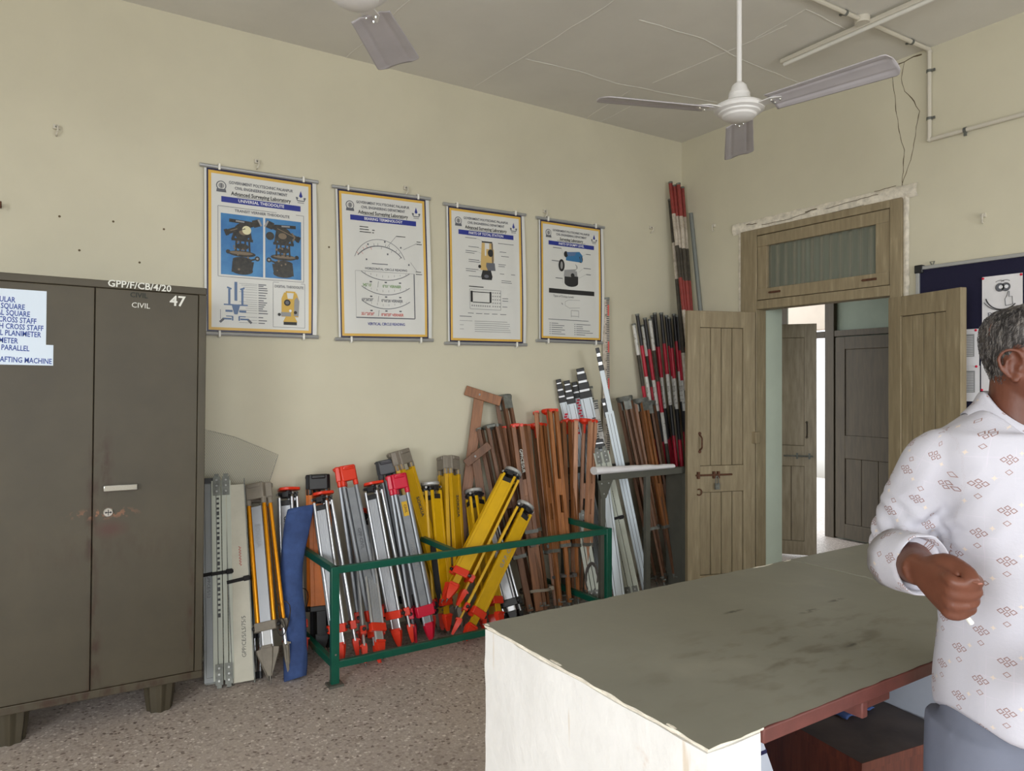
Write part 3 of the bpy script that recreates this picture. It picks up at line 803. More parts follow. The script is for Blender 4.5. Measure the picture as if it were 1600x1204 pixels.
# ------------------------------------------------------------------ posters
ROTB = Matrix(((1, 0, 0, 0), (0, 0, -1, 0), (0, 1, 0, 0), (0, 0, 0, 1)))     # x right, y up, z towards the room
def poster(tl, bl, tr, br, label, fn, warp=1.0, title='', gold=True):
    """corner pixels of the printed sheet, its drawing laid out on a 100 wide canvas"""
    a, c, e, g = [on_y(*q, YB - 0.02) for q in (tl, bl, tr, br)]
    up = ((a - c) + (e - g)) / 2; rt = ((e - a) + (g - c)) / 2
    w, h = (rt.length), (up.length)
    org = (a + c + e + g) / 4
    ang = math.atan2(-up.x, up.z)
    root = thing('wall_chart', label, 'poster', T(org.x, YB - 0.012, org.z) @ RY(-ang), 'survey instrument charts on the wall')
    S = w / 100.0; hh = h / S
    b = MB()
    def zf(x, y):      # sheet's own gentle waves (metres out of the wall)
        u, v = x / 100, y / hh
        return 0.004 + warp * (0.004 * math.sin(u * 9 + v * 2) * math.sin(math.pi * v) + 0.005 * (1 - math.cos((u - 0.5) * 2.4 * math.pi)) * (1 - v) * 0.5) + (0.010 * max(0, u - 0.93) / 0.07 * math.sin(math.pi * v))
    def P3(x, y, lay): return Vector((x * S - w / 2, -(zf(x, y) + lay * 0.0007), y * S - h / 2))
    def area(x0, y0, x1, y1, m, lay, n=None):
        nu = max(1, int(abs(x1 - x0) / 4)); nv = max(1, int(abs(y1 - y0) / 4))
        b.grid(lambda u, v: P3(x0 + (x1 - x0) * u, y0 + (y1 - y0) * v, lay), nu, nv, m)
    def poly(pts, m, lay):
        cx = sum(p[0] for p in pts) / len(pts); cy = sum(p[1] for p in pts) / len(pts)
        # fan keeps concave-ish outlines simple
        vs = [P3(x, y, lay) for x, y in pts]
        b.add(vs, [tuple(range(len(vs)))], m)
    def disc(x, y, r, m, lay, ry=None, n=20):
        poly([(x + r * math.cos(2 * math.pi * k / n), y + (ry or r) * math.sin(2 * math.pi * k / n)) for k in range(n)], m, lay)
    def line(pts, wd, m, lay):
        for (x0, y0), (x1, y1) in zip(pts, pts[1:]):
            dx, dy = x1 - x0, y1 - y0; L = math.hypot(dx, dy) or 1; nx, ny = -dy / L * wd / 2, dx / L * wd / 2
            poly([(x0 - nx, y0 - ny), (x1 - nx, y1 - ny), (x1 + nx, y1 + ny), (x0 + nx, y0 + ny)], m, lay)
    def txt(s, x, y, size, m, lay=3, align='CENTER', bold=False, sx=1.0):
        k0 = len(b.v); b.text(s, size * S, ROTB, m, align, bold, sx)
        for i in range(k0, len(b.v)):
            v = b.v[i]; xx, yy = v.x / S + x, v.z / S + y; b.v[i] = P3(xx, yy, lay)
    area(-2, 0, 104, hh, 'flex', 0)
    t_ = 1.5
    for q in ((0, 0, 100, t_), (0, hh - t_, 100, hh), (0, t_, t_, hh - t_), (100 - t_, t_, 100, hh - t_)): area(*q, 'navyprint', 1)
    g_ = t_ + 2.6
    for q in ((t_, t_, 100 - t_, g_), (t_, hh - g_, 100 - t_, hh - t_), (t_, g_, g_, hh - g_), (100 - g_, g_, 100 - t_, hh - g_)): area(*q, 'goldprint', 1)
    # heads
    y = hh - 13
    disc(13, y - 2, 4.6, 'greyprint', 1); disc(13, y - 2, 3.7, 'flex', 2); disc(13, y - 2, 2.6, 'lightprint', 3); line([(13, y - 4), (13, y)], 1.0, 'greyprint', 4)
    poly([(8.5, y - 8), (17.5, y - 8), (17, y - 5), (9, y - 5)], 'greyprint', 3)
    poly([(86.5, y - 2), (88.2, y + 3.6), (90, y - 2), (88.2, y - 3.5)], 'barblue', 2); line([(83.5, y - 3), (85, y - 6.5), (91.5, y - 6.5), (93, y - 3)], 0.9, 'greyprint', 2)
    disc(84.5, y - 4, 1.1, 'greyprint', 2); disc(92, y - 4, 1.1, 'greyprint', 2); line([(85, y - 8.4), (91.5, y - 8.4)], 0.9, 'lightprint', 2)
    txt('GOVERNMENT POLYTECHNIC PALANPUR', 50, y + 2.0, 3.9, 'greyprint', bold=True, sx=0.82); txt('CIVIL ENGINEERING DEPARTMENT', 50, y - 2.8, 3.9, 'greyprint', bold=True, sx=0.82)
    big = 'Advanced Surveying Laboratory' if gold else 'Surveying Laboratory'
    txt(big, 50, y - 8.2, 5.2, 'blackprint', bold=True, sx=0.84); line([(27, y - 10.6), (73, y - 10.6)], 0.35, 'blackprint', 2)
    area(13, y - 17.2, 88, y - 11.8, 'barblue', 1); txt(title, 50, y - 14.5, 4.0, 'whiteprint', bold=True, sx=0.95)
    fn(dict(area=area, poly=poly, disc=disc, line=line, txt=txt, hh=hh, y=y - 17.2))
    b.build('printed_sheet', root, smooth=60)
    for zz, nm in ((h / 2 + 0.012, 'top_rail'), (-h / 2 - 0.012, 'bottom_rail')):
        r = MB(); r.path([(-w / 2 - 0.035, -0.004, zz), (w / 2 + 0.035, -0.004, zz)], 0.011, 'alurail', n=12, flat=1.0)
        r.build(nm, root)
        for xx in (-w / 2 + 0.065, w / 2 - 0.055):
            k = MB(); k.box((xx, -0.016, zz), (0.012, 0.012, 0.034), 'clip'); k.box((xx, 0.002, zz + (0.018 if zz > 0 else -0.018)), (0.012, 0.03, 0.006), 'clip'); k.build('clip', root, bev=0.003)
    return root
random.seed(3)
def scribble(g, x, y, n, size=2.0, m='greyprint', wmin=6, wmax=14, dy=3.0, words=None):
    for i in range(n):
        w = random.uniform(wmin, wmax); g['line']([(x, y - i * dy), (x + w, y - i * dy)], size * 0.32, m, 2)
def chart_theodolite(g):
    hh = g['hh']; y = g['y']
    area, poly, disc, line, txt = g['area'], g['poly'], g['disc'], g['line'], g['txt']
    yb = hh * 0.355
    for q in ([(10, y - 4), (91, y - 4)], [(10, yb - 2), (91, yb - 2)], [(10, y - 4), (10, yb - 2)], [(91, y - 4), (91, yb - 2)]): line(q, 0.4, 'greyprint', 1)
    txt('TRANSIT VERNIER THEODOLITE', 51, y - 7, 3.6, 'greyprint', bold=True)
    area(12.5, yb, 51.5, y - 10.5, 'skyprint', 1); area(53.5, yb, 88.5, y - 10.5, 'skyprint', 1)
    yt = y - 10.5; Hh = yt - yb
    def instr(cx, flip, dial):
        f = flip
        def X(v): return cx + f * v
        B = 'brassprint'
        poly([(X(-10), yb + 3), (X(9), yb + 3), (X(11), yb + 14), (X(-9), yb + 14)], B, 2); disc(X(0), yb + 5, 10, B, 2, 4)
        disc(X(0), yb + 21, 12.5, B, 2, 3.0); disc(X(-1), yb + 21.6, 11, 'bronzelight', 3, 1.5); disc(X(0), yb + 15, 9, B, 3, 3)
        for v in (-6, -2, 3, 7): line([(X(v), yb + 22), (X(v * 0.9), yb + 35)], 1.7, B, 3)
        disc(X(0), yb + 28, 6, B, 2, 3); area(min(X(-10), X(10)), yb + 33, max(X(-10), X(10)), yb + 35.5, B, 3)
        line([(X(-9), yb + 34), (X(-5), yb + 47)], 2.6, B, 3); line([(X(8), yb + 34), (X(6), yb + 47)], 2.6, B, 3)
        disc(X(0), yb + 42, 7.5, B, 3, 8.5); disc(X(1), yb + 42, 4, 'bronzelight', 4, 3)
        line([(X(-15), yb + 40), (X(14), yb + 52)], 4.6, B, 4); line([(X(10), yb + 50.5), (X(17), yb + 53)], 7.0, B, 4); line([(X(-16), yb + 39.6), (X(-13), yb + 40.8)], 6.0, B, 4)
        line([(X(15.6), yb + 52.2), (X(17.2), yb + 53)], 6.6, 'lightprint', 5)
        line([(X(-12), yb + 52), (X(9), yb + 51)], 3.2, B, 4); line([(X(-6), yb + 52), (X(2), yb + 51.6)], 1.4, 'lightprint', 5); line([(X(-11), yb + 42), (X(6), yb + 49)], 0.8, 'bronzelight', 5)
        disc(X(-13), yb + 22, 2, B, 3); disc(X(14), yb + 17.5, 2.4, B, 3); disc(X(14), yb + 17.5, 1.1, 'lightprint', 4); line([(X(8), yb + 15.5), (X(14), yb + 17.5)], 1.6, B, 3)
        if dial: disc(X(4), yb + 44, 4.2, 'dialprint', 6)
        else: line([(X(-9), yb + 38), (X(-11), yb + 42), (X(-8), yb + 46)], 1.4, 'bronzelight', 5); disc(X(13), yb + 41, 4, B, 5)
        for k in range(9): disc(X(random.uniform(-8, 8)), yb + random.uniform(5, 32), random.uniform(0.5, 1.2), 'bronzelight', 5)
    instr(32, 1, True); instr(71, -1, False)
    # section diagram
    c = 26; y0 = 10
    D = 'bluegrey'
    line([(c, y0 + 20), (c, y0 + 38)], 2.6, D, 2)
    for s in (-1, 1):
        line([(c + s * 6, y0 + 16), (c + s * 6, y0 + 31)], 2.0, D, 2); line([(c + s * 4, y0 + 31), (c + s * 8, y0 + 32.5)], 1.6, D, 2); line([(c + s * 2, y0 + 16), (c + s * 11, y0 + 16)], 1.3, D, 2)
        line([(c + s * 3, y0 + 10), (c + s * 9.5, y0 + 10)], 2.0, D, 2); line([(c + s * 2.5, y0 + 5), (c + s * 9, y0 + 5)], 0.9, D, 2); line([(c + s * 3, y0 + 1), (c + s * 3, y0 + 5)], 1.4, D, 2)
        line([(c + s * 4, y0 + 2.5), (c + s * 12, y0 + 2.5)], 1.6, D, 2); line([(c + s * 11, y0 + 2.5), (c + s * 14.5, y0 - 1)], 2.2, 'greyprint', 2)
    poly([(c - 4, y0 + 16.5), (c + 4, y0 + 16.5), (c + 1.5, y0 + 7), (c - 1.5, y0 + 7)], D, 3)
    for i, yy in enumerate((37, 35.5, 33.5, 31.5, 29, 26.5, 24, 21.5, 19.5, 17.5, 15.5, 13.5, 11.5, 9, 5, 2, -0.5)):
        line([(c + 3 + (i % 4) * 2, y0 + yy), (46, y0 + yy)], 0.25, 'greyprint', 1); line([(47, y0 + yy), (47 + random.uniform(4, 9), y0 + yy)], 0.9, 'greyprint', 1)
    line([(c - 14, y0 + 2), (c - 14, y0 + 11)], 0.4, 'greyprint', 1)
    x0 = 61
    for q in ([(x0, 6.5), (92, 6.5)], [(x0, hh * 0.33), (92, hh * 0.33)], [(x0, 6.5), (x0, hh * 0.33)], [(92, 6.5), (92, hh * 0.33)]): line(q, 0.35, 'greyprint', 1)
    txt('DIGITAL THEODOLITE', 76.5, hh * 0.33 - 4, 3.5, 'greyprint', bold=True, sx=0.8)
    yy = 9
    poly([(71, yy), (84, yy), (84, yy + 4), (71, yy + 4)], 'blackprint', 2); poly([(70.5, yy + 3), (84.5, yy + 3), (82, yy + 8), (73, yy + 8)], 'yellowprint', 3)
    poly([(69, yy + 8), (85.5, yy + 8), (86.5, yy + 24), (83.5, yy + 32), (81, yy + 32), (80, yy + 26), (75, yy + 26), (74, yy + 32), (71.5, yy + 32), (69, yy + 26)], 'yellowprint', 3)
    poly([(81, yy + 9), (85.6, yy + 9), (86.5, yy + 24), (84, yy + 28), (81.5, yy + 25)], 'lightprint', 4); line([(73, yy + 32.6), (82.5, yy + 32.6)], 1.6, 'yellowprint', 3)
    disc(74.5, yy + 22, 3.2, 'blackprint', 4); disc(74.5, yy + 22, 1.8, 'greyprint', 5); area(68.6, yy + 8.5, 78, yy + 12.5, 'lightprint', 5); disc(66.8, yy + 10, 1.5, 'blackprint', 4); disc(82.5, yy + 12.5, 1.6, 'blackprint', 5); disc(77.5, yy + 14, 1.3, 'whiteprint', 5)
def chart_bearing(g):
    hh, y = g['hh'], g['y']; area, poly, disc, line, txt = g['area'], g['poly'], g['disc'], g['line'], g['txt']
    scribble(g, 23, y - 6, 3, 2.6, 'blackprint', 9, 14, 2.7); scribble(g, 37, y - 8.7, 2, 2.6, 'blackprint', 2, 3, 2.7)
    yc = y - 62
    def arc(cx, cy, r, a0, a1, wd, m, n=26): line([(cx + r * math.cos(a0 + (a1 - a0) * k / n), cy + r * math.sin(a0 + (a1 - a0) * k / n)) for k in range(n + 1)], wd, m, 2)
    arc(45, y - 48, 30, 0.35, 2.8, 0.5, 'greyprint'); arc(45, y - 58, 33, 0.72, 2.42, 0.9, 'greyprint')
    for k in range(14):
        a = 0.75 + k * 0.125; line([(45 + r * math.cos(a), y - 58 + r * math.sin(a)) for r in ((33, 36) if k % 3 else (30, 33))], 0.35, 'redprint' if k > 8 else 'greyprint', 2)
    for px, py in ((32, y - 24), (51, y - 20), (69, y - 25), (30, y - 40), (54, y - 33), (78, y - 43)): line([(px - 0.8, py), (px + 0.8, py)], 1.8, 'greyprint', 2)
    line([(53, y - 26), (64, y - 13)], 0.35, 'greyprint', 2); scribble(g, 64, y - 13, 1, 2.4, 'blackprint', 10, 11); line([(72, y - 27), (88, y - 19)], 0.35, 'greyprint', 2); scribble(g, 88, y - 17, 2, 2.4, 'blackprint', 5, 7, 2.6)
    line([(80, y - 40), (88, y - 50)], 0.3, 'greyprint', 2); scribble(g, 86, y - 50, 2, 2.2, 'blackprint', 6, 8, 2.6)
    scribble(g, 36, y - 44, 1, 2.6, 'greyprint', 18, 18); txt('HORIZONTAL CIRCLE READING', 52, y - 49.5, 3.3, 'greyprint', bold=True)
    x0, x1, y0, y1 = 17, 84, 21, 21 + 49
    for q in ([(x0, y1), (x1, y1)], [(x0, y0), (x0, y1)]): line(q, 0.35, 'lightprint', 1)
    line([(x0, y0), (x1, y0)], 1.1, 'greyprint', 1); line([(x1, y0), (x1, y1)], 1.2, 'greyprint', 1)
    for i, (base, a, c, m) in enumerate(((y0 + 36, "342°15'", "0°01' VERNIER", 'greenprint'), (y0 + 20.5, "69°50'20\"", "0°00'20 VERNIER", 'greyprint'), (y0 + 5.5, "351°20'20\"", "0°00'20\" VERNIER", 'redprint'))):
        arc(51, base + 54.5, 50, -math.pi / 2 - 0.58, -math.pi / 2 + 0.58, 0.7, 'greyprint', 20)
        for k in range(8): line([(28 + k * 6.6, base + 9.0 + abs(k - 3.5) * 1.0), (28 + k * 6.6, base + 6.8 + abs(k - 3.5) * 1.0)], 0.4, 'lightprint', 2)
        for xx in (34, 51, 67): line([(xx - 1, base + 2.2), (xx + 1.6, base + 2.2)], 1.4, 'greyprint', 2)
        txt(a, 30, base - 1.6, 4.2, m, bold=True, sx=0.8); txt(c, 58, base - 2.0, 4.2, m, bold=True, sx=0.8); line([(42, base - 3.5), (43, base + 3)], 0.35, 'greyprint', 2)
    txt('VERTICAL CIRCLE READING', 51, 14.5, 4.0, 'barblue', bold=True, sx=0.85)
def chart_station(g):
    hh, y = g['hh'], g['y']; area, poly, disc, line, txt = g['area'], g['poly'], g['disc'], g['line'], g['txt']
    yb = y - 52
    poly([(44, yb + 2), (57, yb + 2), (58, yb + 6), (56, yb + 13), (45, yb + 13), (43, yb + 6)], 'blackprint', 2); disc(50, yb + 6, 3, 'greyprint', 3, 2)
    poly([(42, yb + 13), (60, yb + 13), (58, yb + 45), (54, yb + 45), (54, yb + 30), (48, yb + 30), (48, yb + 45), (44, yb + 45)], 'beigeprint', 2)
    poly([(50, yb + 24), (60, yb + 24), (60, yb + 38), (50, yb + 38)], 'beigeprint', 3); disc(55.5, yb + 33.5, 3.6, 'blackprint', 4, 4.4); poly([(49, yb + 13), (62, yb + 13), (61, yb + 22), (50, yb + 22)], 'greyprint', 3)
    line([(44, yb + 46), (58, yb + 46)], 1.6, 'blackprint', 2); poly([(57.4, yb + 22), (59.6, yb + 22), (58.5, yb + 45), (56.5, yb + 45)], 'bronzelight', 4); disc(41, yb + 17, 2, 'blackprint', 3)
    for i, yy in enumerate((49, 39, 34, 24, 13, 5)):
        scribble(g, 22 + (i % 2) * 4, yb + yy, 2 if i in (2, 3, 4) else 1, 2, 'greyprint', 12, 18, 2.2); line([(38, yb + yy), (45, yb + yy - 2)], 0.25, 'lightprint', 1)
        scribble(g, 66 + (i % 3) * 2, yb + yy - 3, 2 if i in (3, 5) else 1, 2, 'greyprint', 8, 22, 2.2)
    scribble(g, 26, yb - 7, 1, 3, 'blackprint', 20, 20)
    yk = yb - 33
    for q in ([(27, yk), (69, yk)], [(27, yk + 23), (69, yk + 23)], [(27, yk), (27, yk + 23)], [(69, yk), (69, yk + 23)]): line(q, 0.35, 'greyprint', 1)
    area(28, yk + 8, 31, yk + 21, 'blackprint', 2); area(54, yk + 8, 56.5, yk + 21, 'blackprint', 2); 
    for q in ([(31, yk + 20), (54, yk + 20)], [(31, yk + 8), (54, yk + 8)]): line(q, 0.9, 'blackprint', 2)
    for i in range(4):
        for j in range(5): disc(58.5 + i * 3, yk + 4 + j * 4, 0.9, 'lightprint', 2)
    for i in range(9): disc(30 + i * 3, yk + 4, 1.0, 'lightprint', 2)
    scribble(g, 71, yk + 14, 2, 2, 'greyprint', 6, 9); scribble(g, 71, yk + 4, 1, 2, 'greyprint', 5, 8)
    for k in range(5): scribble(g, 24 + k * 11, yk - 5, 1, 2, 'greyprint', 6, 9)
    scribble(g, 13, yk - 9, 1, 2.4, 'greyprint', 16, 16)
    yy = yk - 14; i = 0
    while yy > 10:
        scribble(g, 33, yy, 1, 1.8, 'lightprint', 40, 55)
        if i % 2 == 0: scribble(g, 13, yy, 1, 1.6, 'lightprint', 5, 17)
        yy -= 2.4; i += 1
def chart_level(g):
    hh, y = g['hh'], g['y']; area, poly, disc, line, txt = g['area'], g['poly'], g['disc'], g['line'], g['txt']
    c = 50; yb = y - 51
    disc(c, yb + 4, 11, 'blackprint', 2, 5); poly([(c - 11, yb + 4), (c + 11, yb + 4), (c + 11, yb + 13), (c - 11, yb + 13)], 'blackprint', 2); disc(c, yb + 8, 4, 'greyprint', 3, 3)
    poly([(c - 12, yb + 12), (c + 10, yb + 12), (c + 9, yb + 20), (c - 11, yb + 22)], 'lightprint', 2); poly([(c - 15, yb + 20), (c + 19, yb + 24), (c + 19, yb + 33), (c - 13, yb + 37)], 'flex', 2); disc(c - 2, yb + 25, 12, 'lightprint', 3, 6)
    poly([(c - 9, yb + 33), (c + 17, yb + 32), (c + 18, yb + 41), (c + 13, yb + 46), (c - 8, yb + 44)], 'tealprint', 4); poly([(c - 8, yb + 44), (c + 8, yb + 45), (c + 5, yb + 40), (c - 6, yb + 39)], 'bluegrey', 5)
    disc(c - 16, yb + 26, 5, 'blackprint', 4, 8); disc(c - 16, yb + 26, 2, 'lightprint', 5, 5); disc(c - 9, yb + 41, 3.2, 'blackprint', 5, 4); disc(c + 2, yb + 14, 3, 'blackprint', 4); disc(c + 15, yb + 36, 3.4, 'blackprint', 4, 4.4)
    for x, yy, w in ((20, 48, 14), (18, 31, 12), (24, 9, 12), (74, 44, 8), (70, 25, 12), (74, 17, 8)): line([(x, yb + yy), (x + w, yb + yy)], 0.9, 'greyprint', 2); line([(x + w, yb + yy) if x < 50 else (x, yb + yy), (c + (-14 if x < 50 else 12), yb + yy - 6)], 0.25, 'lightprint', 1)
    area(13, yb - 11, 88, yb - 5, 'blackprint', 1)
    txt('Types of Dumpy Levels', 37, yb - 14.5, 4, 'greyprint', sx=0.9)
    line([(40, yb - 21), (46, yb - 18.5), (64, yb - 18)], 0.5, 'lightprint', 1); line([(40, yb - 21), (40, yb - 26), (47, yb - 29), (64, yb - 28)], 0.5, 'lightprint', 1); line([(34, yb - 23), (36, yb - 25)], 1.5, 'lightprint', 1)
    for q in ([(50, yb - 32), (62, yb - 32)], [(50, yb - 32), (50, yb - 41)], [(62, yb - 32), (62, yb - 41)], [(50, yb - 39.5), (62, yb - 39.5)]): line(q, 0.7, 'lightprint', 1)
    scribble(g, 12, yb - 45, 1, 2.2, 'greyprint', 66, 66)
    dl = (yb - 50 - 7) / 5.2
    for col, xs in ((0, 14), (1, 55)):
        for i in range(6): line([(xs, yb - 50 - i * dl), (xs + 1.5, yb - 50 - i * dl)], 1, 'greyprint', 2); scribble(g, xs + 3, yb - 50 - i * dl, 1, 2.4, 'greyprint', 10, 28)
poster((322, 261.5), (324, 517), (489, 286), (488, 523), 'wall chart with two blue theodolite photographs and a small yellow instrument', chart_theodolite, 0.5, 'UNIVERSAL THEODOLITE')
poster((527, 294), (533, 526), (665.5, 313), (669, 529), 'wall chart of curved scales with green and red readings', chart_bearing, 1.0, 'BEARING TERMINOLOGY')
poster((700, 321.5), (703, 533), (815.5, 337.5), (817, 536), 'wall chart of a beige total station over a keypad drawing', chart_station, 1.0, 'PARTS OF TOTAL STATION')
poster((844, 344), (845, 529), (939.5, 356), (939, 533.5), 'wall chart of a blue and white level, next to the tall graduated staff', chart_level, 0.8, 'PARTS OF DUMPY LEVEL', gold=False)

# wall hooks
def hook(px, py, where, plane, label):
    p = on_y(px, py, plane) if where == 'y' else on_x(px, py, plane)
    R = Matrix.Identity(4) if where == 'y' else RZ(-R90)
    b = MB()
    b.box((0, -0.008, 0.012), (0.028, 0.016, 0.022), 'pipewhite'); b.path([(0, -0.012, 0.02), (0.006, -0.03, 0.012), (0.006, -0.03, -0.012), (0, -0.02, -0.028), (0, -0.004, -0.03)], 0.0045, 'pipewhite', n=8)
    b.lathe([(0.005, 0.0), (0.005, -0.019)], 'gunmetal', c=(0, 0, 0.012), n=8, axis='y')
    one(b, 'wall_hook', label, 'hook', T(*p) @ R, 'painted hooks screwed to the walls')
hook(88, 203, 'y', YB, 'cream painted hook high on the wall above the steel cabinet')
hook(401, 256, 'y', YB, 'painted hook above the theodolite photograph chart')
hook(633, 297, 'y', YB, 'painted hook above the chart of curved scales')
hook(850, 333, 'y', YB, 'painted hook above the chart of the blue level')
hook(1016, 358, 'y', YB, 'painted hook beside the corner, on the chart wall')
hook(1116, 355, 'x', XR, 'painted hook beside the corner, on the doorway wall')
hook(1537, 340, 'x', XR, 'painted hook above the navy notice board')
p = on_y(0.5, 323, YB); b = MB(); b.tube((0, 0.002, 0), (0, -0.05, 0), 0.006, 'rust', n=10); b.tube((0, -0.05, -0.016), (0, -0.05, 0.016), 0.008, 'rust', n=10)
one(b, 'wall_bolt', 'rusty red bolt sticking out of the wall over the cabinet', 'bolt', T(*p))

# ------------------------------------------------------------------ notice board
tlp = on_x(1434, 419, XR - 0.02)
nb = thing('notice_board', 'navy felt notice board in a white frame behind the folded door leaf', 'notice board', T(XR - 0.002, tlp.y, tlp.z) @ RZ(-R90))
NW, NH = 1.75, 1.15
b = MB(); b.box2((0, -0.018, -NH), (NW, -0.002, 0), 'navyfelt'); b.build('felt_panel', nb)
b = MB()
for q in (((0, -0.03, -0.014), (NW, 0, 0.008)), ((0, -0.03, -NH), (NW, 0, -NH + 0.02)), ((-0.008, -0.03, -NH), (0.014, 0, 0.008)), ((NW - 0.014, -0.03, -NH), (NW + 0.008, 0, 0.008))): b.box2(*q, 'alurail')
b.build('board_frame', nb, bev=0.003)
for x in (-0.002, NW):
    b = MB(); b.box((x + 0.012 * (1 if x <= 0 else -1), -0.016, -0.008), (0.05, 0.034, 0.05), 'black'); b.build('corner_cap', nb, bev=0.006)
b = MB()
for x in (0.08, 0.62, 1.2): b.path([(x, -0.01, 0.0), (x - 0.012, -0.01, 0.03), (x + 0.012, -0.01, 0.03), (x, -0.01, 0.0)], 0.0035, 'gunmetal', n=6)
b.build('hanging_loop', nb)
def pinned(corners, label, fn=None, pins=((0.03, 0.97), (0.97, 0.97)), curl=0.0):
    """sheet of paper pinned on the board: pixel corners tl, br"""
    a = on_x(*corners[0], XR - 0.026); c = on_x(*corners[1], XR - 0.026)
    w, h = a.y - c.y, a.z - c.z
    root = thing('paper_notice', label, 'paper', T(XR - 0.0245, a.y, c.z) @ RZ(-R90), 'sheets pinned on the notice board')
    b = MB(); b.grid(lambda u, v: Vector((u * w, -0.0015 - 0.004 * math.sin(math.pi * u) * (1 - v) * curl, v * h)), 8, 8, 'whitepaper')
    if fn: fn(b, w, h)
    b.build('sheet', root, smooth=60)
    for u, v in pins:
        k = MB(); k.lathe([(0.006, -0.001), (0.007, -0.006), (0.004, -0.009)], 'crimson', c=(u * w, 0, v * h), n=10, axis='y'); k.build('pin', root)
FR2 = Matrix(((1, 0, 0, 0), (0, 0, -1, 0), (0, 1, 0, 0), (0, 0, 0, 1)))
def smiley(b, w, h):
    y = -0.006
    def ring(cx, cz, r, a0, a1, t, n=16): b.path([(cx + r * math.cos(a0 + (a1 - a0) * k / n), y, cz + r * math.sin(a0 + (a1 - a0) * k / n)) for k in range(n + 1)], t, 'blackprint', n=5)
    for sx in (0.46, 0.60):
        b.lathe([(0.020, 0), (0.020, -0.0005)], 'greyprint', c=(sx * w, y, 0.78 * h), n=16, axis='y'); b.lathe([(0.010, 0), (0.010, -0.001)], 'whiteprint', c=(sx * w + 0.004, y, 0.785 * h), n=12, axis='y')
        ring(sx * w, 0.78 * h, 0.022, 0, 6.28, 0.0014); ring(sx * w, 0.80 * h, 0.032, 0.9, 2.3, 0.0012)
    ring(0.52 * w, 0.66 * h, 0.085, math.pi + 0.25, 2 * math.pi - 0.75, 0.003); ring(0.49 * w, 0.70 * h, 0.10, math.pi + 0.55, 2 * math.pi - 0.95, 0.0018)
    b.path([(0.60 * w, y, 0.44 * h), (0.58 * w, y, 0.56 * h), (0.63 * w, y, 0.62 * h), (0.66 * w, y, 0.70 * h), (0.69 * w, y, 0.69 * h), (0.68 * w, y, 0.60 * h), (0.76 * w, y, 0.60 * h), (0.77 * w, y, 0.46 * h), (0.60 * w, y, 0.44 * h)], 0.0015, 'blackprint', n=5)
    for s, sx, sz in (('PLEASE', 0.14, 0.29),): b.text(s, 0.036, T(sx * w, y, sz * h) @ FR2, 'greyprint', align='LEFT', sx=1.35)
    b.path([(0.04 * w, y, 0.03 * h), (0.3 * w, y, 0.05 * h)], 0.002, 'blackprint', n=5)
def table_print(b, w, h):
    b.box2((0.02 * w, -0.0062, 0.25 * h), (0.86 * w, -0.0066, 0.86 * h), 'lightprint')
    for k in range(12): b.box2((0.05 * w, -0.0067, (0.28 + k * 0.046) * h), (0.82 * w, -0.007, (0.295 + k * 0.046) * h), 'whitepaper')
pinned(((1534.5, 433), (1598, 514)), 'white sheet with a grinning face drawing on the notice board', smiley)
pinned(((1482, 516), (1530, 571)), 'printed sheet with a grey table, upper of two beside the door leaf', table_print, ((0.9, 0.96),), 0.5)
pinned(((1482, 572), (1531, 627)), 'printed sheet with a grey table, lower of two beside the door leaf', table_print, ((0.9, 0.98),), 1.0)
pinned(((1533, 528), (1590, 611)), 'blank white sheet partly hidden by the man on the notice board', None, ((0.03, 0.02), (0.5, 0.97)))

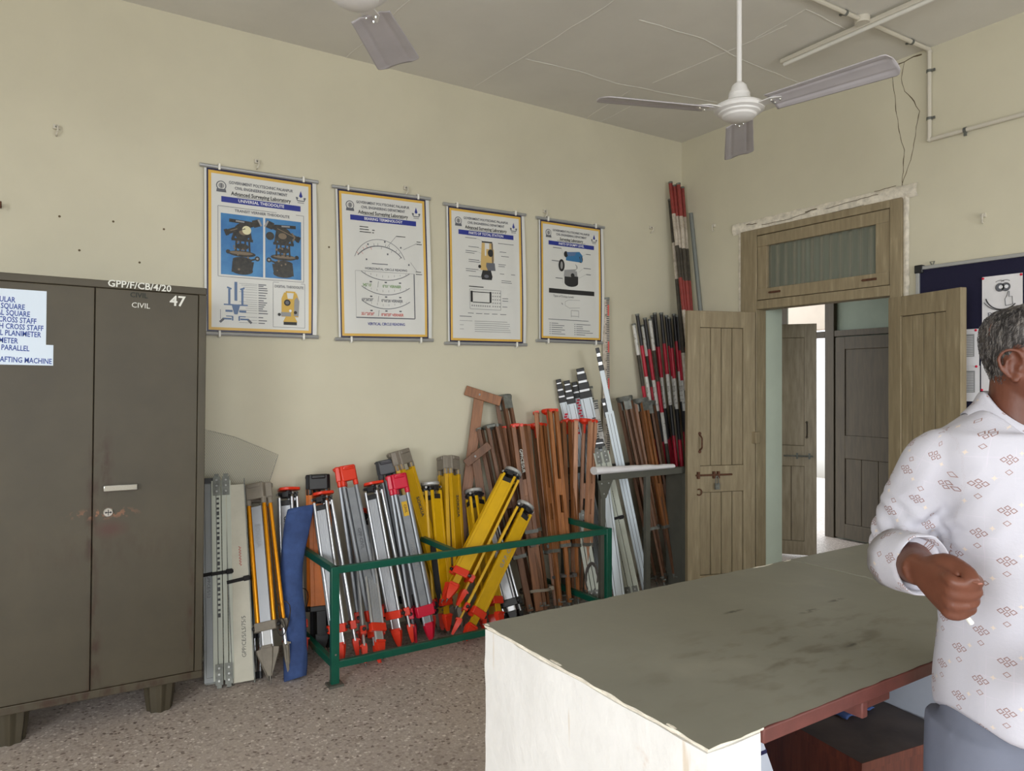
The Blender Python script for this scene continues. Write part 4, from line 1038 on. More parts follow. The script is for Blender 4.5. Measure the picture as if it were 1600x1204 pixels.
# ------------------------------------------------------------------ ceiling fans, conduit, tube light
def fan(px, py, D, yaw, label, bl_len=0.47, bw=1.0):
    p = at_d(px, py, D)
    root = thing('ceiling_fan', label, 'ceiling fan', T(p.x, p.y, p.z) @ RZ(yaw), 'ceiling fans')
    b = MB(); b.tube((0, 0, 0.06), (0, 0, H - p.z - 0.06), 0.0105, 'fanwhite', n=16); b.build('down_rod', root)
    b = MB(); b.lathe([(0.012, H - p.z - 0.10), (0.05, H - p.z - 0.03), (0.055, H - p.z - 0.001)], 'fanwhite', n=24); b.build('ceiling_canopy', root)
    b = MB(); b.lathe([(0.052, 0.028), (0.046, 0.05), (0.043, 0.06), (0.044, 0.065), (0.034, 0.085), (0.030, 0.10), (0.022, 0.108), (0.013, 0.115)], 'fanwhite', n=32); b.build('lower_canopy', root)
    b = MB()
    b.lathe([(0.03, 0.03), (0.075, 0.028), (0.098, 0.016), (0.103, 0.006), (0.098, -0.004), (0.084, -0.010), (0.082, -0.016), (0.07, -0.022), (0.066, -0.030), (0.05, -0.040), (0.02, -0.044), (0.001, -0.045)], 'fanwhite', n=48); b.build('motor_housing', root)
    for k in range(3):
        a = 2 * math.pi * k / 3
        b = MB(); b.M = RZ(a)
        b.prism([(0.08, -0.02), (0.15, -0.03), (0.19, -0.012), (0.19, 0.012), (0.15, 0.03), (0.08, 0.02)], -0.002, 0.002, 'fanwhite')
        for x, y in ((0.15, 0.016), (0.15, -0.016), (0.178, 0.0)): b.lathe([(0.006, -0.004), (0.004, -0.009)], 'chrome', c=(x, y, 0), n=8)
        br = b.build('blade_bracket', root)
        b = MB(); b.M = RZ(a) @ RX(math.radians(-13))
        def bl(u, v):
            x = 0.14 + u * bl_len; w = (0.058 + 0.014 * u) * bw
            if u > 0.94: w *= math.sqrt(max(0.0, 1 - ((u - 0.94) / 0.06) ** 2)) * 0.45 + 0.55
            y = (v - 0.5) * 2 * w
            rib = 0.0035 * (math.exp(-((abs(v - 0.5) - 0.27) / 0.05) ** 2)) * min(1, (1 - u) * 12) - 0.006 * (2 * (v - 0.5)) ** 2
            return Vector((x, y, rib))
        b.grid(bl, 40, 24, 'fanblade')
        o = b.build('blade', root, smooth=180); md = o.modifiers.new('thick', 'SOLIDIFY'); md.thickness = 0.003
fan(1155, 172, 2.98, math.radians(40), 'white ceiling fan on a long rod in front of the doorway wall')
fan(556, -14, 2.2, math.radians(51), 'white ceiling fan above the charts, cut by the picture edge', 0.36, 1.15)
cd = thing('conduit', 'cream painted conduit pipe from the ceiling down the doorway wall', 'conduit', T(*on_x(1452, 150, XR - 0.02)))
O = cd.matrix_world.translation.copy()
pts = [on_z(1235, -18, H - 0.018), on_z(1447, 77, H - 0.018)]
topc = on_x(1452, 81, XR - 0.018); low = on_x(1453, 218, XR - 0.018); far = on_x(1900, 96.5, XR - 0.018)
pc = Vector((XR - 0.03, topc.y, H - 0.018))
P = [pts[0], pc, Vector((XR - 0.018, topc.y, H - 0.03)), Vector((XR - 0.018, topc.y, low.z)), Vector((XR - 0.018, topc.y, low.z)) + (far - low)]
b = MB()
for a, c in zip(P, P[1:]): b.tube(a - O, c - O, 0.0125, 'pipewhite', n=12)
for q in P[1:4]: b.lathe([(0.002, -0.016), (0.014, -0.008), (0.016, 0), (0.014, 0.008), (0.002, 0.016)], 'pipewhite', c=q - O, n=12)
b.build('pipe', cd)
def clampc(q, d):
    b = MB(); d = Vector(d).normalized(); R = rot_to(d, Vector((1, 0, 0)) if abs(q.x - XR) < 0.025 else Vector((0, 0, 1)))
    b.M = T(*(q - O)) @ R; b.lathe([(0.0155, -0.008), (0.0155, 0.008)], 'gunmetal', n=14); b.box((0.018, 0.0, 0), (0.03, 0.008, 0.014), 'gunmetal'); b.build('pipe_clip', cd)
clampc(pts[0].lerp(pc, 0.36), pc - pts[0]); clampc(pts[0].lerp(pc, 0.86), pc - pts[0]); clampc(P[2].lerp(P[3], 0.22), (0, 0, 1)); clampc(P[2].lerp(P[3], 0.76), (0, 0, 1)); clampc(P[3].lerp(P[4], 0.16), P[4] - P[3])
jb = on_z(1345, 33, H - 0.02)
t_ = (jb - pts[0]).dot((pc - pts[0]).normalized()); jb = pts[0] + (pc - pts[0]).normalized() * t_
b = MB(); b.lathe([(0.038, -0.018), (0.04, 0.0), (0.04, 0.017)], 'pipewhite', c=jb - O, n=24); b.build('junction_box', cd)
a, c = on_z(1221, 101, H - 0.045), on_z(1500, -22, H - 0.045)
tl = thing('tube_light', 'unlit white tube light batten crossing the conduit on the ceiling', 'tube light', T(*a))
dv = c - a; d = dv.normalized(); R = rot_to(d, Vector((0, 0, 1)))
b = MB(); b.M = R; b.box((0, 0.016, dv.length / 2), (0.034, 0.026, dv.length), 'pipewhite'); b.build('batten', tl, bev=0.004)
b = MB(); b.M = R; b.tube((0, -0.006, 0.02), (0, -0.006, dv.length - 0.02), 0.012, 'tube', n=16); b.build('lamp_tube', tl)

# ------------------------------------------------------------------ instruments leaning along the wall
def fit(bpx, tpx, Yt, Yb=None, lift=0.006):
    """frame of a leaning thing: foot on the floor (or in plane YB) seen at BPX, top in plane YT seen at TPX"""
    base = on_z(*bpx, lift) if Yb is None else on_y(*bpx, Yb)
    top = on_y(*tpx, Yt)
    yh = Vector((base.x, base.y, 0)).normalized()
    return T(*base) @ rot_to(top - base, yh), (top - base).length
def fit_col(col, Yb, tpx, Yt):
    """the same with the foot on the floor in plane YB, in pixel column COL"""
    r_ = ray(col, 700); base = Vector((r_.x * Yb / r_.y, Yb, 0.006)); top = on_y(*tpx, Yt)
    return T(*base) @ rot_to(top - base, Vector((base.x, base.y, 0)).normalized()), (top - base).length
def leg_frame(ang, r_top, L, tilt, drop=0.045):
    """local frame of a leg: x tangent, y inward, z up the leg, hinged below the head"""
    R = RZ(ang + R90)            # local -y points outward at ANG
    return R @ T(0, -r_top, L - drop) @ RX(-tilt) @ T(0, 0, -(L - drop))

def metal_tripod(name, label, MM, L, st, spin=0.0, tilt=0.012, group='metal survey tripods', strap=None, scribble=None):
    root = thing(name, label, 'tripod', MM, group)
    g = st.get
    r0 = g('r', 0.034); w = g('w', 0.072); tr = g('tr', 0.0085)
    hood = g('hood', False)
    # head
    b = MB()
    R = g('head_r', 0.066)
    poly = []
    for k in range(3):
        a = math.radians(spin - 90 + 120 * k)
        for da in (-0.42, -0.2, 0.2, 0.42): poly.append((R * math.cos(a + da), R * math.sin(a + da)))
    if g('round'):
        b.lathe([(R * 0.7, L - 0.026), (R, L - 0.020), (R * 1.02, L - 0.004), (R * 0.94, L), (R * 0.45, L), (R * 0.45, L - 0.006), (0.002, L - 0.006)], g('head'), n=28)
        b.tube((0, 0, L - 0.05), (0, 0, L - 0.01), 0.02, g('hinge', 'black'), n=14)
    else:
        b.prism(poly, L - 0.016, L - (0.004 if hood else 0), g('head')); b.tube((0, 0, L - 0.06), (0, 0, L - 0.012), 0.014, g('hinge', 'black'), n=12)
    b.build('head', root, bev=0.003)
    for k in range(3):
        F = leg_frame(math.radians(spin - 90 + 120 * k), r0, L, tilt)
        zc = g('zc', 0.21) * L; zt = L - g('drop', 0.055)
        b = MB(); b.M = F
        if g('square'):
            for s in (-1, 1): b.box((s * w / 2, 0, (zc + zt) / 2), (tr * 2, tr * 2, zt - zc), g('tube'))
        else:
            for s in (-1, 1): b.tube((s * w / 2, 0, zc), (s * w / 2, 0, zt), tr, g('tube'), n=12)
        pw = w - 2 * tr - g('gap', 0.004)
        if not g('nopanel'):
            b.box((0, 0.0, (zc + zt - g('cap', 0.045)) / 2), (pw, tr * 1.3, zt - zc - g('cap', 0.045)), g('panel'))
            if g('flutes'):
                for i in range(5): b.box((-pw / 2 + pw * (i + 0.5) / 5, -tr * 0.75, (zc + zt - 0.05) / 2), (pw / 9, 0.0025, zt - zc - 0.05), g('panel'))
        lg = b.build('leg', root, bev=0.0015 if g('square') else 0)
        # hinge at the top of the leg
        b = MB(); b.M = F
        if hood:
            b.box((0, 0.002, L - 0.045), (w + 0.014, 0.040, 0.09), g('head')); b.box((0, -0.004, L - 0.016), (w * 0.86, 0.045, 0.022), g('head'))
            for s in (-1, 1): b.tube((s * w / 2, 0, L - 0.12), (s * w / 2, 0, L - 0.08), tr * 1.35, g('head'), n=10)
        else:
            b.box((0, 0.002, L - 0.040), (w * 0.5, 0.020, 0.030), g('hinge', 'black')); b.tube((-w / 2 - 0.006, 0, L - 0.034), (w / 2 + 0.006, 0, L - 0.034), 0.008, g('hinge', 'black'), n=10)
            b.lathe([(0.009, 0), (0.008, 0.004)], g('pinhead', 'castmetal'), c=(w / 2 + 0.006, 0, L - 0.034), n=10, axis='x')
            b.box((0, 0, zt - g('cap', 0.045) + 0.012), (pw, tr * 1.8, 0.03), g('hinge', 'black'))
        b.build('hinge', lg, bev=0.007 if hood else 0.0015, seg=3)
        # clamp collar
        b = MB(); b.M = F
        if g('clamp'):
            ch = g('ch', 0.045)
            b.box((0, 0, zc), (w + 2 * tr + 0.008, tr * 2 + 0.016, ch), g('clamp')); b.tube((w / 2 + tr, 0.004, zc), (w / 2 + tr + 0.022, 0.004, zc), 0.010, 'black', n=10)
            b.build('clamp', lg, bev=0.004)
        # sliding lower section and pointed shoe
        fz = g('fz', 0.12) * L
        b = MB(); b.M = F
        b.box((0, 0, (fz + zc) / 2 - 0.005), (pw * g('lw', 0.72), tr * 1.5, zc - fz + 0.01), g('lower'))
        if g('lowtubes', True):
            for s in (-1, 1): b.tube((s * pw * 0.42, 0, fz), (s * pw * 0.42, 0, zc), tr * 0.8, g('lower'), n=8)
        b.build('lower_section', lg)
        b = MB(); b.M = F
        fw = pw * 0.5
        rings = []
        for z, ww, dd, yo in ((fz + 0.012, fw, 0.013, 0), (fz - 0.01, fw * 1.02, 0.016, 0), (fz * 0.55, fw * 0.72, 0.012, 0), (fz * 0.22, fw * 0.28, 0.007, 0)):
            rings.append([(x * ww, yo + y * dd, z) for x, y in ((-1, -1), (1, -1), (1, 1), (-1, 1))])
        b.loft(rings[::-1], g('foot'))
        b.box((0, -0.014, fz + 0.002), (fw * 1.9, 0.02, 0.010), g('foot'))
        if g('fin'):
            for s in (-1, 1): b.prism([(s * fw * 0.6, fz), (s * fw * 2.1, fz * 0.96), (s * fw * 1.9, fz * 0.82), (s * fw * 0.25, fz * 0.18)][::s], -0.004, 0.004, g('foot'), axis='y')
        b.tube((0, 0, fz * 0.24), (0, 0, 0.0), 0.006, 'steeltip', r1=0.0015, n=8)
        b.build('shoe', lg, bev=0.002)
        if k == 0 and scribble:
            txt, tm, size, z, ang = scribble
            b = MB(); b.text(txt, size, F @ T(0, -tr - 0.0015, z) @ ROTB @ RZ(ang), tm, bold=True); b.build('lettering', lg, smooth=0)
    if strap: strap(root, L)
    return root

ALU = dict(r=0.042, head='red', tube='alu', panel='alupanel', flutes=True, clamp='red', lower='alu', foot='red', hinge='black')
GREY = dict(head='red', tube='greyleg', panel='greypanel', clamp='red', lower='greyleg', foot='red', hood=True, w=0.078, tr=0.0105, gap=0.012, drop=0.085, ch=0.06, zc=0.2)
CRIM = dict(GREY, head='crimson', clamp='crimson', foot='crimson')
YEL = dict(r=0.044, head='castmetal', round=True, tube='yellow', panel='yellow', square=True, clamp='red', lower='yellowdk', foot='red', w=0.074, tr=0.008, gap=0.0, head_r=0.058, lowtubes=False, cap=0.05)
BIGY = dict(r=0.042, head='beige', hood=True, tube='yellowdk', panel='yellowdk', square=True, clamp=None, lower='yellowdk', foot='beige', w=0.084, tr=0.012, drop=0.085, head_r=0.058, gap=0.0, lowtubes=False)
GOLD = dict(r=0.046, fin=True, head='beige', hood=True, tube='gold', panel='alupanel', clamp='beige', ch=0.045, lower='alu', foot='beige', w=0.085, tr=0.0105, gap=0.008, drop=0.085, head_r=0.058, zc=0.27, fz=0.17)
ORG = dict(head='black', hood=True, tube='orange', panel='orange', square=True, clamp='black', ch=0.03, lower='black', foot='black', w=0.092, tr=0.012, drop=0.085, gap=0.0, head_r=0.06, zc=0.25, fz=0.1, lowtubes=False)
DKG = dict(head='darkgrey', hood=True, round=False, tube='greyleg', panel='greypanel', clamp='black', lower='black', foot='black', w=0.085, tr=0.0105, drop=0.085, head_r=0.075, gap=0.01)

def hang_strap(x0, z0, z1, m='strapblack', w=0.018, side=-0.06):
    def f(root, L):
        b = MB(); P = [(x0, side, L * z0), (x0 + 0.004, side - 0.015, L * (z0 * 0.6 + z1 * 0.4)), (x0 + 0.012, side - 0.012, L * (z0 * 0.25 + z1 * 0.75)), (x0 + 0.03, side, L * z1)]
        b.path(P, [(w, 0.003)] * 4, m, n=8, up=(0, 1, 0)); b.path([(x0 - 0.02 + 0.02 * math.cos(a), side - 0.006, L * z1 + 0.03 * math.sin(a)) for a in [k * 0.5 for k in range(13)]], 0.011, m, n=6)
        b.build('carrying_strap', root)
    return f
def loop_strap(x0, zc, m='strap', r=0.05, side=-0.055):
    def f(root, L):
        b = MB()
        b.path([(x0 + r * 0.55 * math.sin(a) + 0.01 * math.sin(2 * a), side - 0.02 + 0.012 * math.cos(a), L * zc + r * 1.5 * math.cos(a)) for a in [k * 0.42 for k in range(15)]], [(0.010, 0.0025)] * 15, m, n=6)
        b.path([(x0 - 0.02 + r * 0.4 * math.sin(a), side - 0.008, L * zc - 0.05 + r * 0.9 * math.cos(a)) for a in [k * 0.45 for k in range(14)]], [(0.009, 0.0025)] * 14, m, n=6)
        b.build('carrying_strap', root)
    return f

Mx, L = fit((432, 1066), (404, 757), 4.10)
metal_tripod('gold_tripod', 'gold tubed tripod with a grey head, standing between the off-white board and the blue bag', Mx, L, GOLD, spin=-22, tilt=0.018, scribble=('SOKKIA', 'alurail', 0.036, L * 0.72, -R90), strap=loop_strap(0.07, 0.30))
Mx, L = fit((462, 1035), (450, 762), 4.16)
metal_tripod('aluminium_tripod', 'bright aluminium tripod with a red head, half hidden by the blue canvas bag', Mx, L, ALU, spin=-20, scribble=('GPP/CE/S/T/75', 'blackprint', 0.034, L * 0.72, -R90), strap=loop_strap(0.05, 0.33, 'strapblack'))
Mx, L = fit((502, 1020), (496, 741), 4.15)
metal_tripod('orange_tripod', 'orange tripod with a black head, beside the blue bag behind the green rack end', Mx, L, ORG, spin=6)
Mx, L = fit((543, 1038), (503, 769), 4.02)
metal_tripod('aluminium_tripod', 'bright aluminium tripod with a red head, behind the front post of the green rack', Mx, L, ALU, spin=-20, tilt=0.02)
Mx, L = fit((588, 1018), (537, 728), 4.06)
metal_tripod('grey_tripod', 'grey tripod with a big orange-red head, highest of the red-headed ones in the rack', Mx, L, GREY, spin=28, tilt=0.035, scribble=('GPP CIVIL', 'greyprint', 0.028, L * 0.6, -R90))
Mx, L = fit((588, 1040), (560, 800), 4.16)
metal_tripod('aluminium_tripod', 'aluminium tripod with red shoes, wedged behind the big orange-red headed one', Mx, L, ALU, spin=40, tilt=0.015)
Mx, L = fit((632, 1014), (582, 753), 4.04)
metal_tripod('aluminium_tripod', 'bright fluted aluminium tripod between the orange-red and crimson headed grey ones', Mx, L, ALU, spin=-22, tilt=0.012)
Mx, L = fit((668, 1008), (618, 741), 4.0)
metal_tripod('grey_tripod', 'grey tripod with a crimson head and a small yellow sticker', Mx, L, CRIM, spin=26, tilt=0.03, scribble=('GPP/CE/SUR/T', 'lightprint', 0.030, L * 0.52, -R90))
b = MB(); F = leg_frame(math.radians(26 - 90), 0.034, L, 0.03); b.M = F
b.box((0, -0.013, L * 0.79), (0.034, 0.002, 0.085), 'yellow'); b.text('CIVIL', 0.022, T(0, -0.0145, L * 0.79) @ ROTB @ RZ(-R90), 'blackprint', bold=True)
b.build('sticker', [o for o in bpy.data.objects if o.get('label', '').startswith('grey tripod with a crimson')][0], smooth=0)['label'] = 'small yellow sticker'
Mx, L = fit((655, 990), (603, 718), 4.17)
metal_tripod('grey_tripod', 'tripod with a round dark grey head, behind the crimson headed one', Mx, L, DKG, spin=0)
Mx, L = fit((700, 985), (621, 704), 4.135)
metal_tripod('yellow_tripod', 'mustard yellow tripod with a grey beige head, tilted behind the dark grey head', Mx, L, BIGY, spin=50, scribble=('SOKKIA', 'darkgrey', 0.036, L * 0.68, -R90))
Mx, L = fit((690, 992), (672, 753), 4.10)
metal_tripod('yellow_tripod', 'slim yellow tripod with a metal head and a hanging black strap', Mx, L, YEL, spin=50, strap=hang_strap(-0.01, 0.60, 0.18))
Mx, L = fit((712, 986), (700, 713), 4.15)
metal_tripod('yellow_tripod', 'upright mustard yellow tripod with a big grey beige head and dark lettering', Mx, L, BIGY, spin=58, scribble=('SOKKIA', 'darkgrey', 0.040, L * 0.70, -R90))
Mx, L = fit((772, 990), (740, 765), 4.10)
metal_tripod('yellow_tripod', 'slim yellow tripod with a silver head, behind the two slanting ones', Mx, L, YEL, spin=55, tilt=0.02)
Mx, L = fit((699, 945), (803, 735), 3.93, 3.78)
metal_tripod('yellow_tripod', 'upper of the two slanting yellow tripods, its red shoes hanging above the rack floor', Mx, L, YEL, spin=-24, tilt=0.012)
Mx, L = fit((716, 1004), (822, 787), 3.84)
metal_tripod('yellow_tripod', 'lower of the two slanting yellow tripods, with pale hand lettering on its leg', Mx, L, YEL, spin=24, tilt=0.012, scribble=('G.P.P. CIVIL', 'lightprint', 0.036, L * 0.62, R90))
Mx, L = fit((806, 978), (762, 810), 4.05)
metal_tripod('aluminium_tripod', 'aluminium tripod with a black band, between the slanting yellow and the wooden tripods', Mx, L, dict(ALU, clamp='black', foot='black', head='black'), spin=5)

# slim blue-grey tube tripod behind the gold one
Mx, L = fit((403, 1060), (398, 800), 4.12)
root = thing('tube_tripod', 'slim slate blue tube tripod between the off-white board and the gold tripod', 'tripod', Mx)
for k in range(3):
    x, y = ((-0.014, 0), (0.014, 0.004), (0.0, 0.026))[k]
    b = MB(); b.tube((x, y, 0.22), (x, y, L - 0.04), 0.011, 'slate', n=12); lg = b.build('leg', root)
    b = MB(); b.tube((x, y, 0.03), (x, y, 0.22), 0.007, 'chrome', n=10); b.build('lower_tube', lg)
    b = MB(); b.tube((x, y, 0.20), (x, y, 0.25), 0.014, 'black', n=10); b.tube((x, y, 0.0), (x, y, 0.035), 0.009, 'black', n=10); b.build('joint_and_tip', lg)
b = MB(); b.tube((0, 0.008, L - 0.05), (0, 0.008, L), 0.032, 'black', n=14); b.build('head', root)

# blue canvas bag
base = on_z(461, 1060, 0.004); top = on_y(468, 792, 4.02)
b = MB(); rings = []
N = 26
yh = Vector((base.x, base.y, 0)).normalized()
R = rot_to(top - base, yh); Lb = (top - base).length
random.seed(8)
for i in range(31):
    u = i / 30; ring = []
    w = 0.056 + 0.004 * math.sin(u * 9) + 0.010 * u ** 2; d = 0.034 * (1 - 0.45 * u ** 4) + 0.003 * math.sin(u * 15)
    off = -0.022 * math.sin(math.pi * u) + 0.010 * math.sin(u * 7)
    for k in range(N):
        a = 2 * math.pi * k / N
        wr = 1 + 0.10 * noise.noise(Vector((math.cos(a) * 2.2, math.sin(a) * 2.2, u * 7)))
        ring.append((off + w * math.cos(a) * wr, d * math.sin(a) * wr, Lb * u + (0.012 * math.cos(a) if i in (0, 30) else 0)))
    rings.append(ring)
b.loft(rings, 'bluecloth')
bag = thing('canvas_bag', 'long navy blue canvas carrying bag leaning between the gold and orange tripods', 'bag', T(*base) @ R)
b.build('bag_body', bag, smooth=180)
b = MB(); b.path([(0.066 * math.cos(a), 0.020 * math.sin(a) - 0.001, Lb - 0.03 + 0.012 * math.cos(a)) for a in [2 * math.pi * k / 20 for k in range(20)]], 0.004, 'bluecloth', n=6, closed=True); b.build('hem', bag)

# boards and folding staffs beside the cabinet
def strap_band(root, w, d, z, m='strapblack', y0=0.0, tilt=0.0):
    b = MB(); b.M = T(0, y0, z) @ RY(tilt); b.box((0, 0, 0), (w + 0.012, d + 0.012, 0.018), m); b.box((w * 0.36, -d / 2 - 0.008, 0), (0.03, 0.01, 0.026), m); b.build('strap', root, bev=0.002)
Mx, L = fit((331, 1068), (327, 748), 4.14)
root = thing('grey_staff', 'flat grey metal staff standing against the steel cabinet', 'staff', Mx)
b = MB(); b.box((0, 0, L / 2), (0.072, 0.024, L - 0.01), 'greyboard'); b.box((0, -0.013, L / 2), (0.05, 0.004, L - 0.06), 'greyboard'); b.build('staff_body', root, bev=0.002)
b = MB(); b.text('GPP/CE/S/12', 0.022, T(-0.01, -0.016, L * 0.46) @ ROTB @ RZ(-R90), 'blackprint'); b.build('lettering', root, smooth=0)
b = MB(); b.box((0, 0, L - 0.012), (0.078, 0.03, 0.03), 'black'); b.box((0, 0, 0.01), (0.06, 0.02, 0.022), 'gunmetal'); b.build('end_cap', root)
strap_band(root, 0.074, 0.028, L * 0.52, tilt=-0.1)
def folding_staff(Mx, L, label, n=4, sw=0.022, gap=0.003, d=0.045, marks=True, strapz=0.52):
    root = thing('folding_staff', label, 'staff', Mx, 'folding levelling staffs')
    tot = n * sw + (n - 1) * gap
    for i in range(n):
        x = -tot / 2 + sw / 2 + i * (sw + gap)
        b = MB(); b.box((x, 0.004 * (i % 2), L / 2), (sw, d, L - 0.05), 'palegreen')
        if marks and i == 1:
            for k in range(26): b.box((x - 0.004, -d / 2 - 0.0005, L * 0.32 + k * 0.026), (0.012, 0.001, 0.011 if k % 5 else 0.02), 'blackprint')
        b.build('slat', root, bev=0.0015)
    for z, s in ((0.055, 1), (L - 0.055, -1)):
        for x in (-tot * 0.22, tot * 0.25):
            b = MB(); b.box((x, -d / 2 - 0.004, z), (0.036, 0.008, 0.10), 'gunmetal'); b.box((x, -d / 2 + 0.01, z - s * 0.05), (0.022, 0.024, 0.03), 'gunmetal')
            for dz in (-0.03, 0.0, 0.03): b.lathe([(0.006, 0), (0.005, -0.005)], 'castmetal', c=(x, -d / 2 - 0.008, z + dz), n=8, axis='y')
            b.build('hinge_plate', root)
    strap_band(root, tot, d, L * strapz, tilt=-0.06)
    return root
Mx, L = fit((350, 1070), (345, 744), 4.13)
folding_staff(Mx, L, 'pale folding staff of four slats with metal hinges, beside the grey metal staff', marks=True)
Mx, L = fit((381, 1066), (366, 756), 4.10)
root = thing('flat_staff', 'wide off-white flat staff with red writing, between the pale slats and the gold tripod', 'staff', Mx)
b = MB(); b.box((0, 0, L / 2), (0.100, 0.030, L - 0.01), 'offwhite'); b.build('staff_body', root, bev=0.002)
b = MB()
for s in (-1, 1): b.box((s * 0.052, 0, L / 2 + 0.02), (0.006, 0.036, L + 0.01), 'gunmetal'); b.lathe([(0.005, -0.012), (0.004, 0.01)], 'gunmetal', c=(s * 0.052, 0, 0.004), n=8)
b.build('edge_rail', root)
b = MB()
b.path([(0.012 + 0.006 * math.sin(q * 1.7), -0.0162, L * 0.57 + q * 0.004) for q in range(26)], 0.0016, 'redprint', n=5); b.text('GPP/CE/S/LS/75/5', 0.028, T(0.012, -0.0158, L * 0.22) @ ROTB @ RZ(R90 - 0.03), 'blackprint'); b.build('lettering', root, smooth=0)
strap_band(root, 0.106, 0.036, L * 0.5, tilt=-0.1)

# wire mesh sheet leaning behind them
b = MB()
P00 = Vector((0.62, 4.20, 0.004)); 
xa = on_y(312, 664, 4.235); xb = on_y(434, 711, 4.235)
Wm = xb.x - P00.x; Ht0, Ht1 = xa.z, xb.z
def mesh_top(x): return Ht0 + (Ht1 - Ht0) * x / Wm + 0.02 * math.sin(math.pi * x / Wm)
step = 0.0105
k = -int(1.5 / step)
def seg(p, q, yo):
    b.add([Vector((p[0] - 0.0007, yo + 0.03 * p[1] / Ht0, p[1])), Vector((p[0] + 0.0007, yo + 0.03 * p[1] / Ht0, p[1])), Vector((q[0] + 0.0007, yo + 0.03 * q[1] / Ht0, q[1])), Vector((q[0] - 0.0007, yo + 0.03 * q[1] / Ht0, q[1]))], [(0, 1, 2, 3)], 'wire')
def clipseg(c, sgn):
    """wire x = c + sgn * 0.6 * z inside the sheet"""
    pts = []
    n = 160
    zs = [i * 1.32 / n for i in range(n + 1)]
    inside = [z for z in zs if 0 <= c + sgn * 0.6 * z <= max(0.22, Wm - 0.33 * max(0, Ht1 - z)) and z <= mesh_top(min(max(c + sgn * 0.6 * z, 0), Wm))]
    if len(inside) > 1: 
        z0, z1 = min(inside), max(inside); seg((c + sgn * 0.6 * z0, z0), (c + sgn * 0.6 * z1, z1), 0.001 if sgn > 0 else 0.0)
c = -0.9
while c < Wm + 0.9:
    clipseg(c, 1); clipseg(c, -1); c += step
b.path([(0.0, 0.0, 0.0), (0, 0.03, Ht0), (Wm * 0.5, 0.03, mesh_top(Wm * 0.5)), (Wm, 0.027, Ht1), (0.22, 0.0, max(0.0, Ht1 - (Wm - 0.22) / 0.33)), (0.22, 0, 0)], 0.0016, 'wire', n=6)
one(b, 'wire_mesh_sheet', 'sheet of fine grey wire mesh leaning on the wall beside the steel cabinet', 'wire mesh', T(*P00), smooth=0)

# ------------------------------------------------------------------ green rack
RX0, RX1, RY0, RY1, RZT = 1.205, 3.00, 3.535, 3.90, 0.60
rk = thing('tripod_rack', 'low dark green metal rack holding the tripods', 'rack', T(RX0, RY0, 0))
LX, LY = RX1 - RX0, RY1 - RY0
s = 0.042
LY = YB - 0.004 - RY0
for x in (0, LX):
    b = MB(); b.box((x, 0, RZT / 2 + 0.004), (s, 0.03, RZT - 0.008), 'green'); po = b.build('post', rk, bev=0.003)
    b = MB(); b.box((x, 0, 0.006), (0.075, 0.07, 0.012), 'steelunit'); b.build('foot_plate', po)
    b = MB(); b.lathe([(0.006, -0.016), (0.005, -0.02)], 'chrome', c=(x, 0, 0.16), n=8, axis='y'); b.build('bolt', po)
for z in (RZT - 0.018, 0.105):
    b = MB(); b.box((LX / 2, 0, z), (LX, 0.028, 0.036), 'green'); b.build('front_rail', rk, bev=0.003)
    for x in (0, LX):
        b = MB(); b.box((x, LY / 2, z), (0.03, LY, 0.036), 'green'); b.build('side_rail', rk, bev=0.003)
b = MB(); b.box((0.70, LY / 2, RZT - 0.02), (0.028, LY, 0.03), 'green'); b.build('divider', rk)

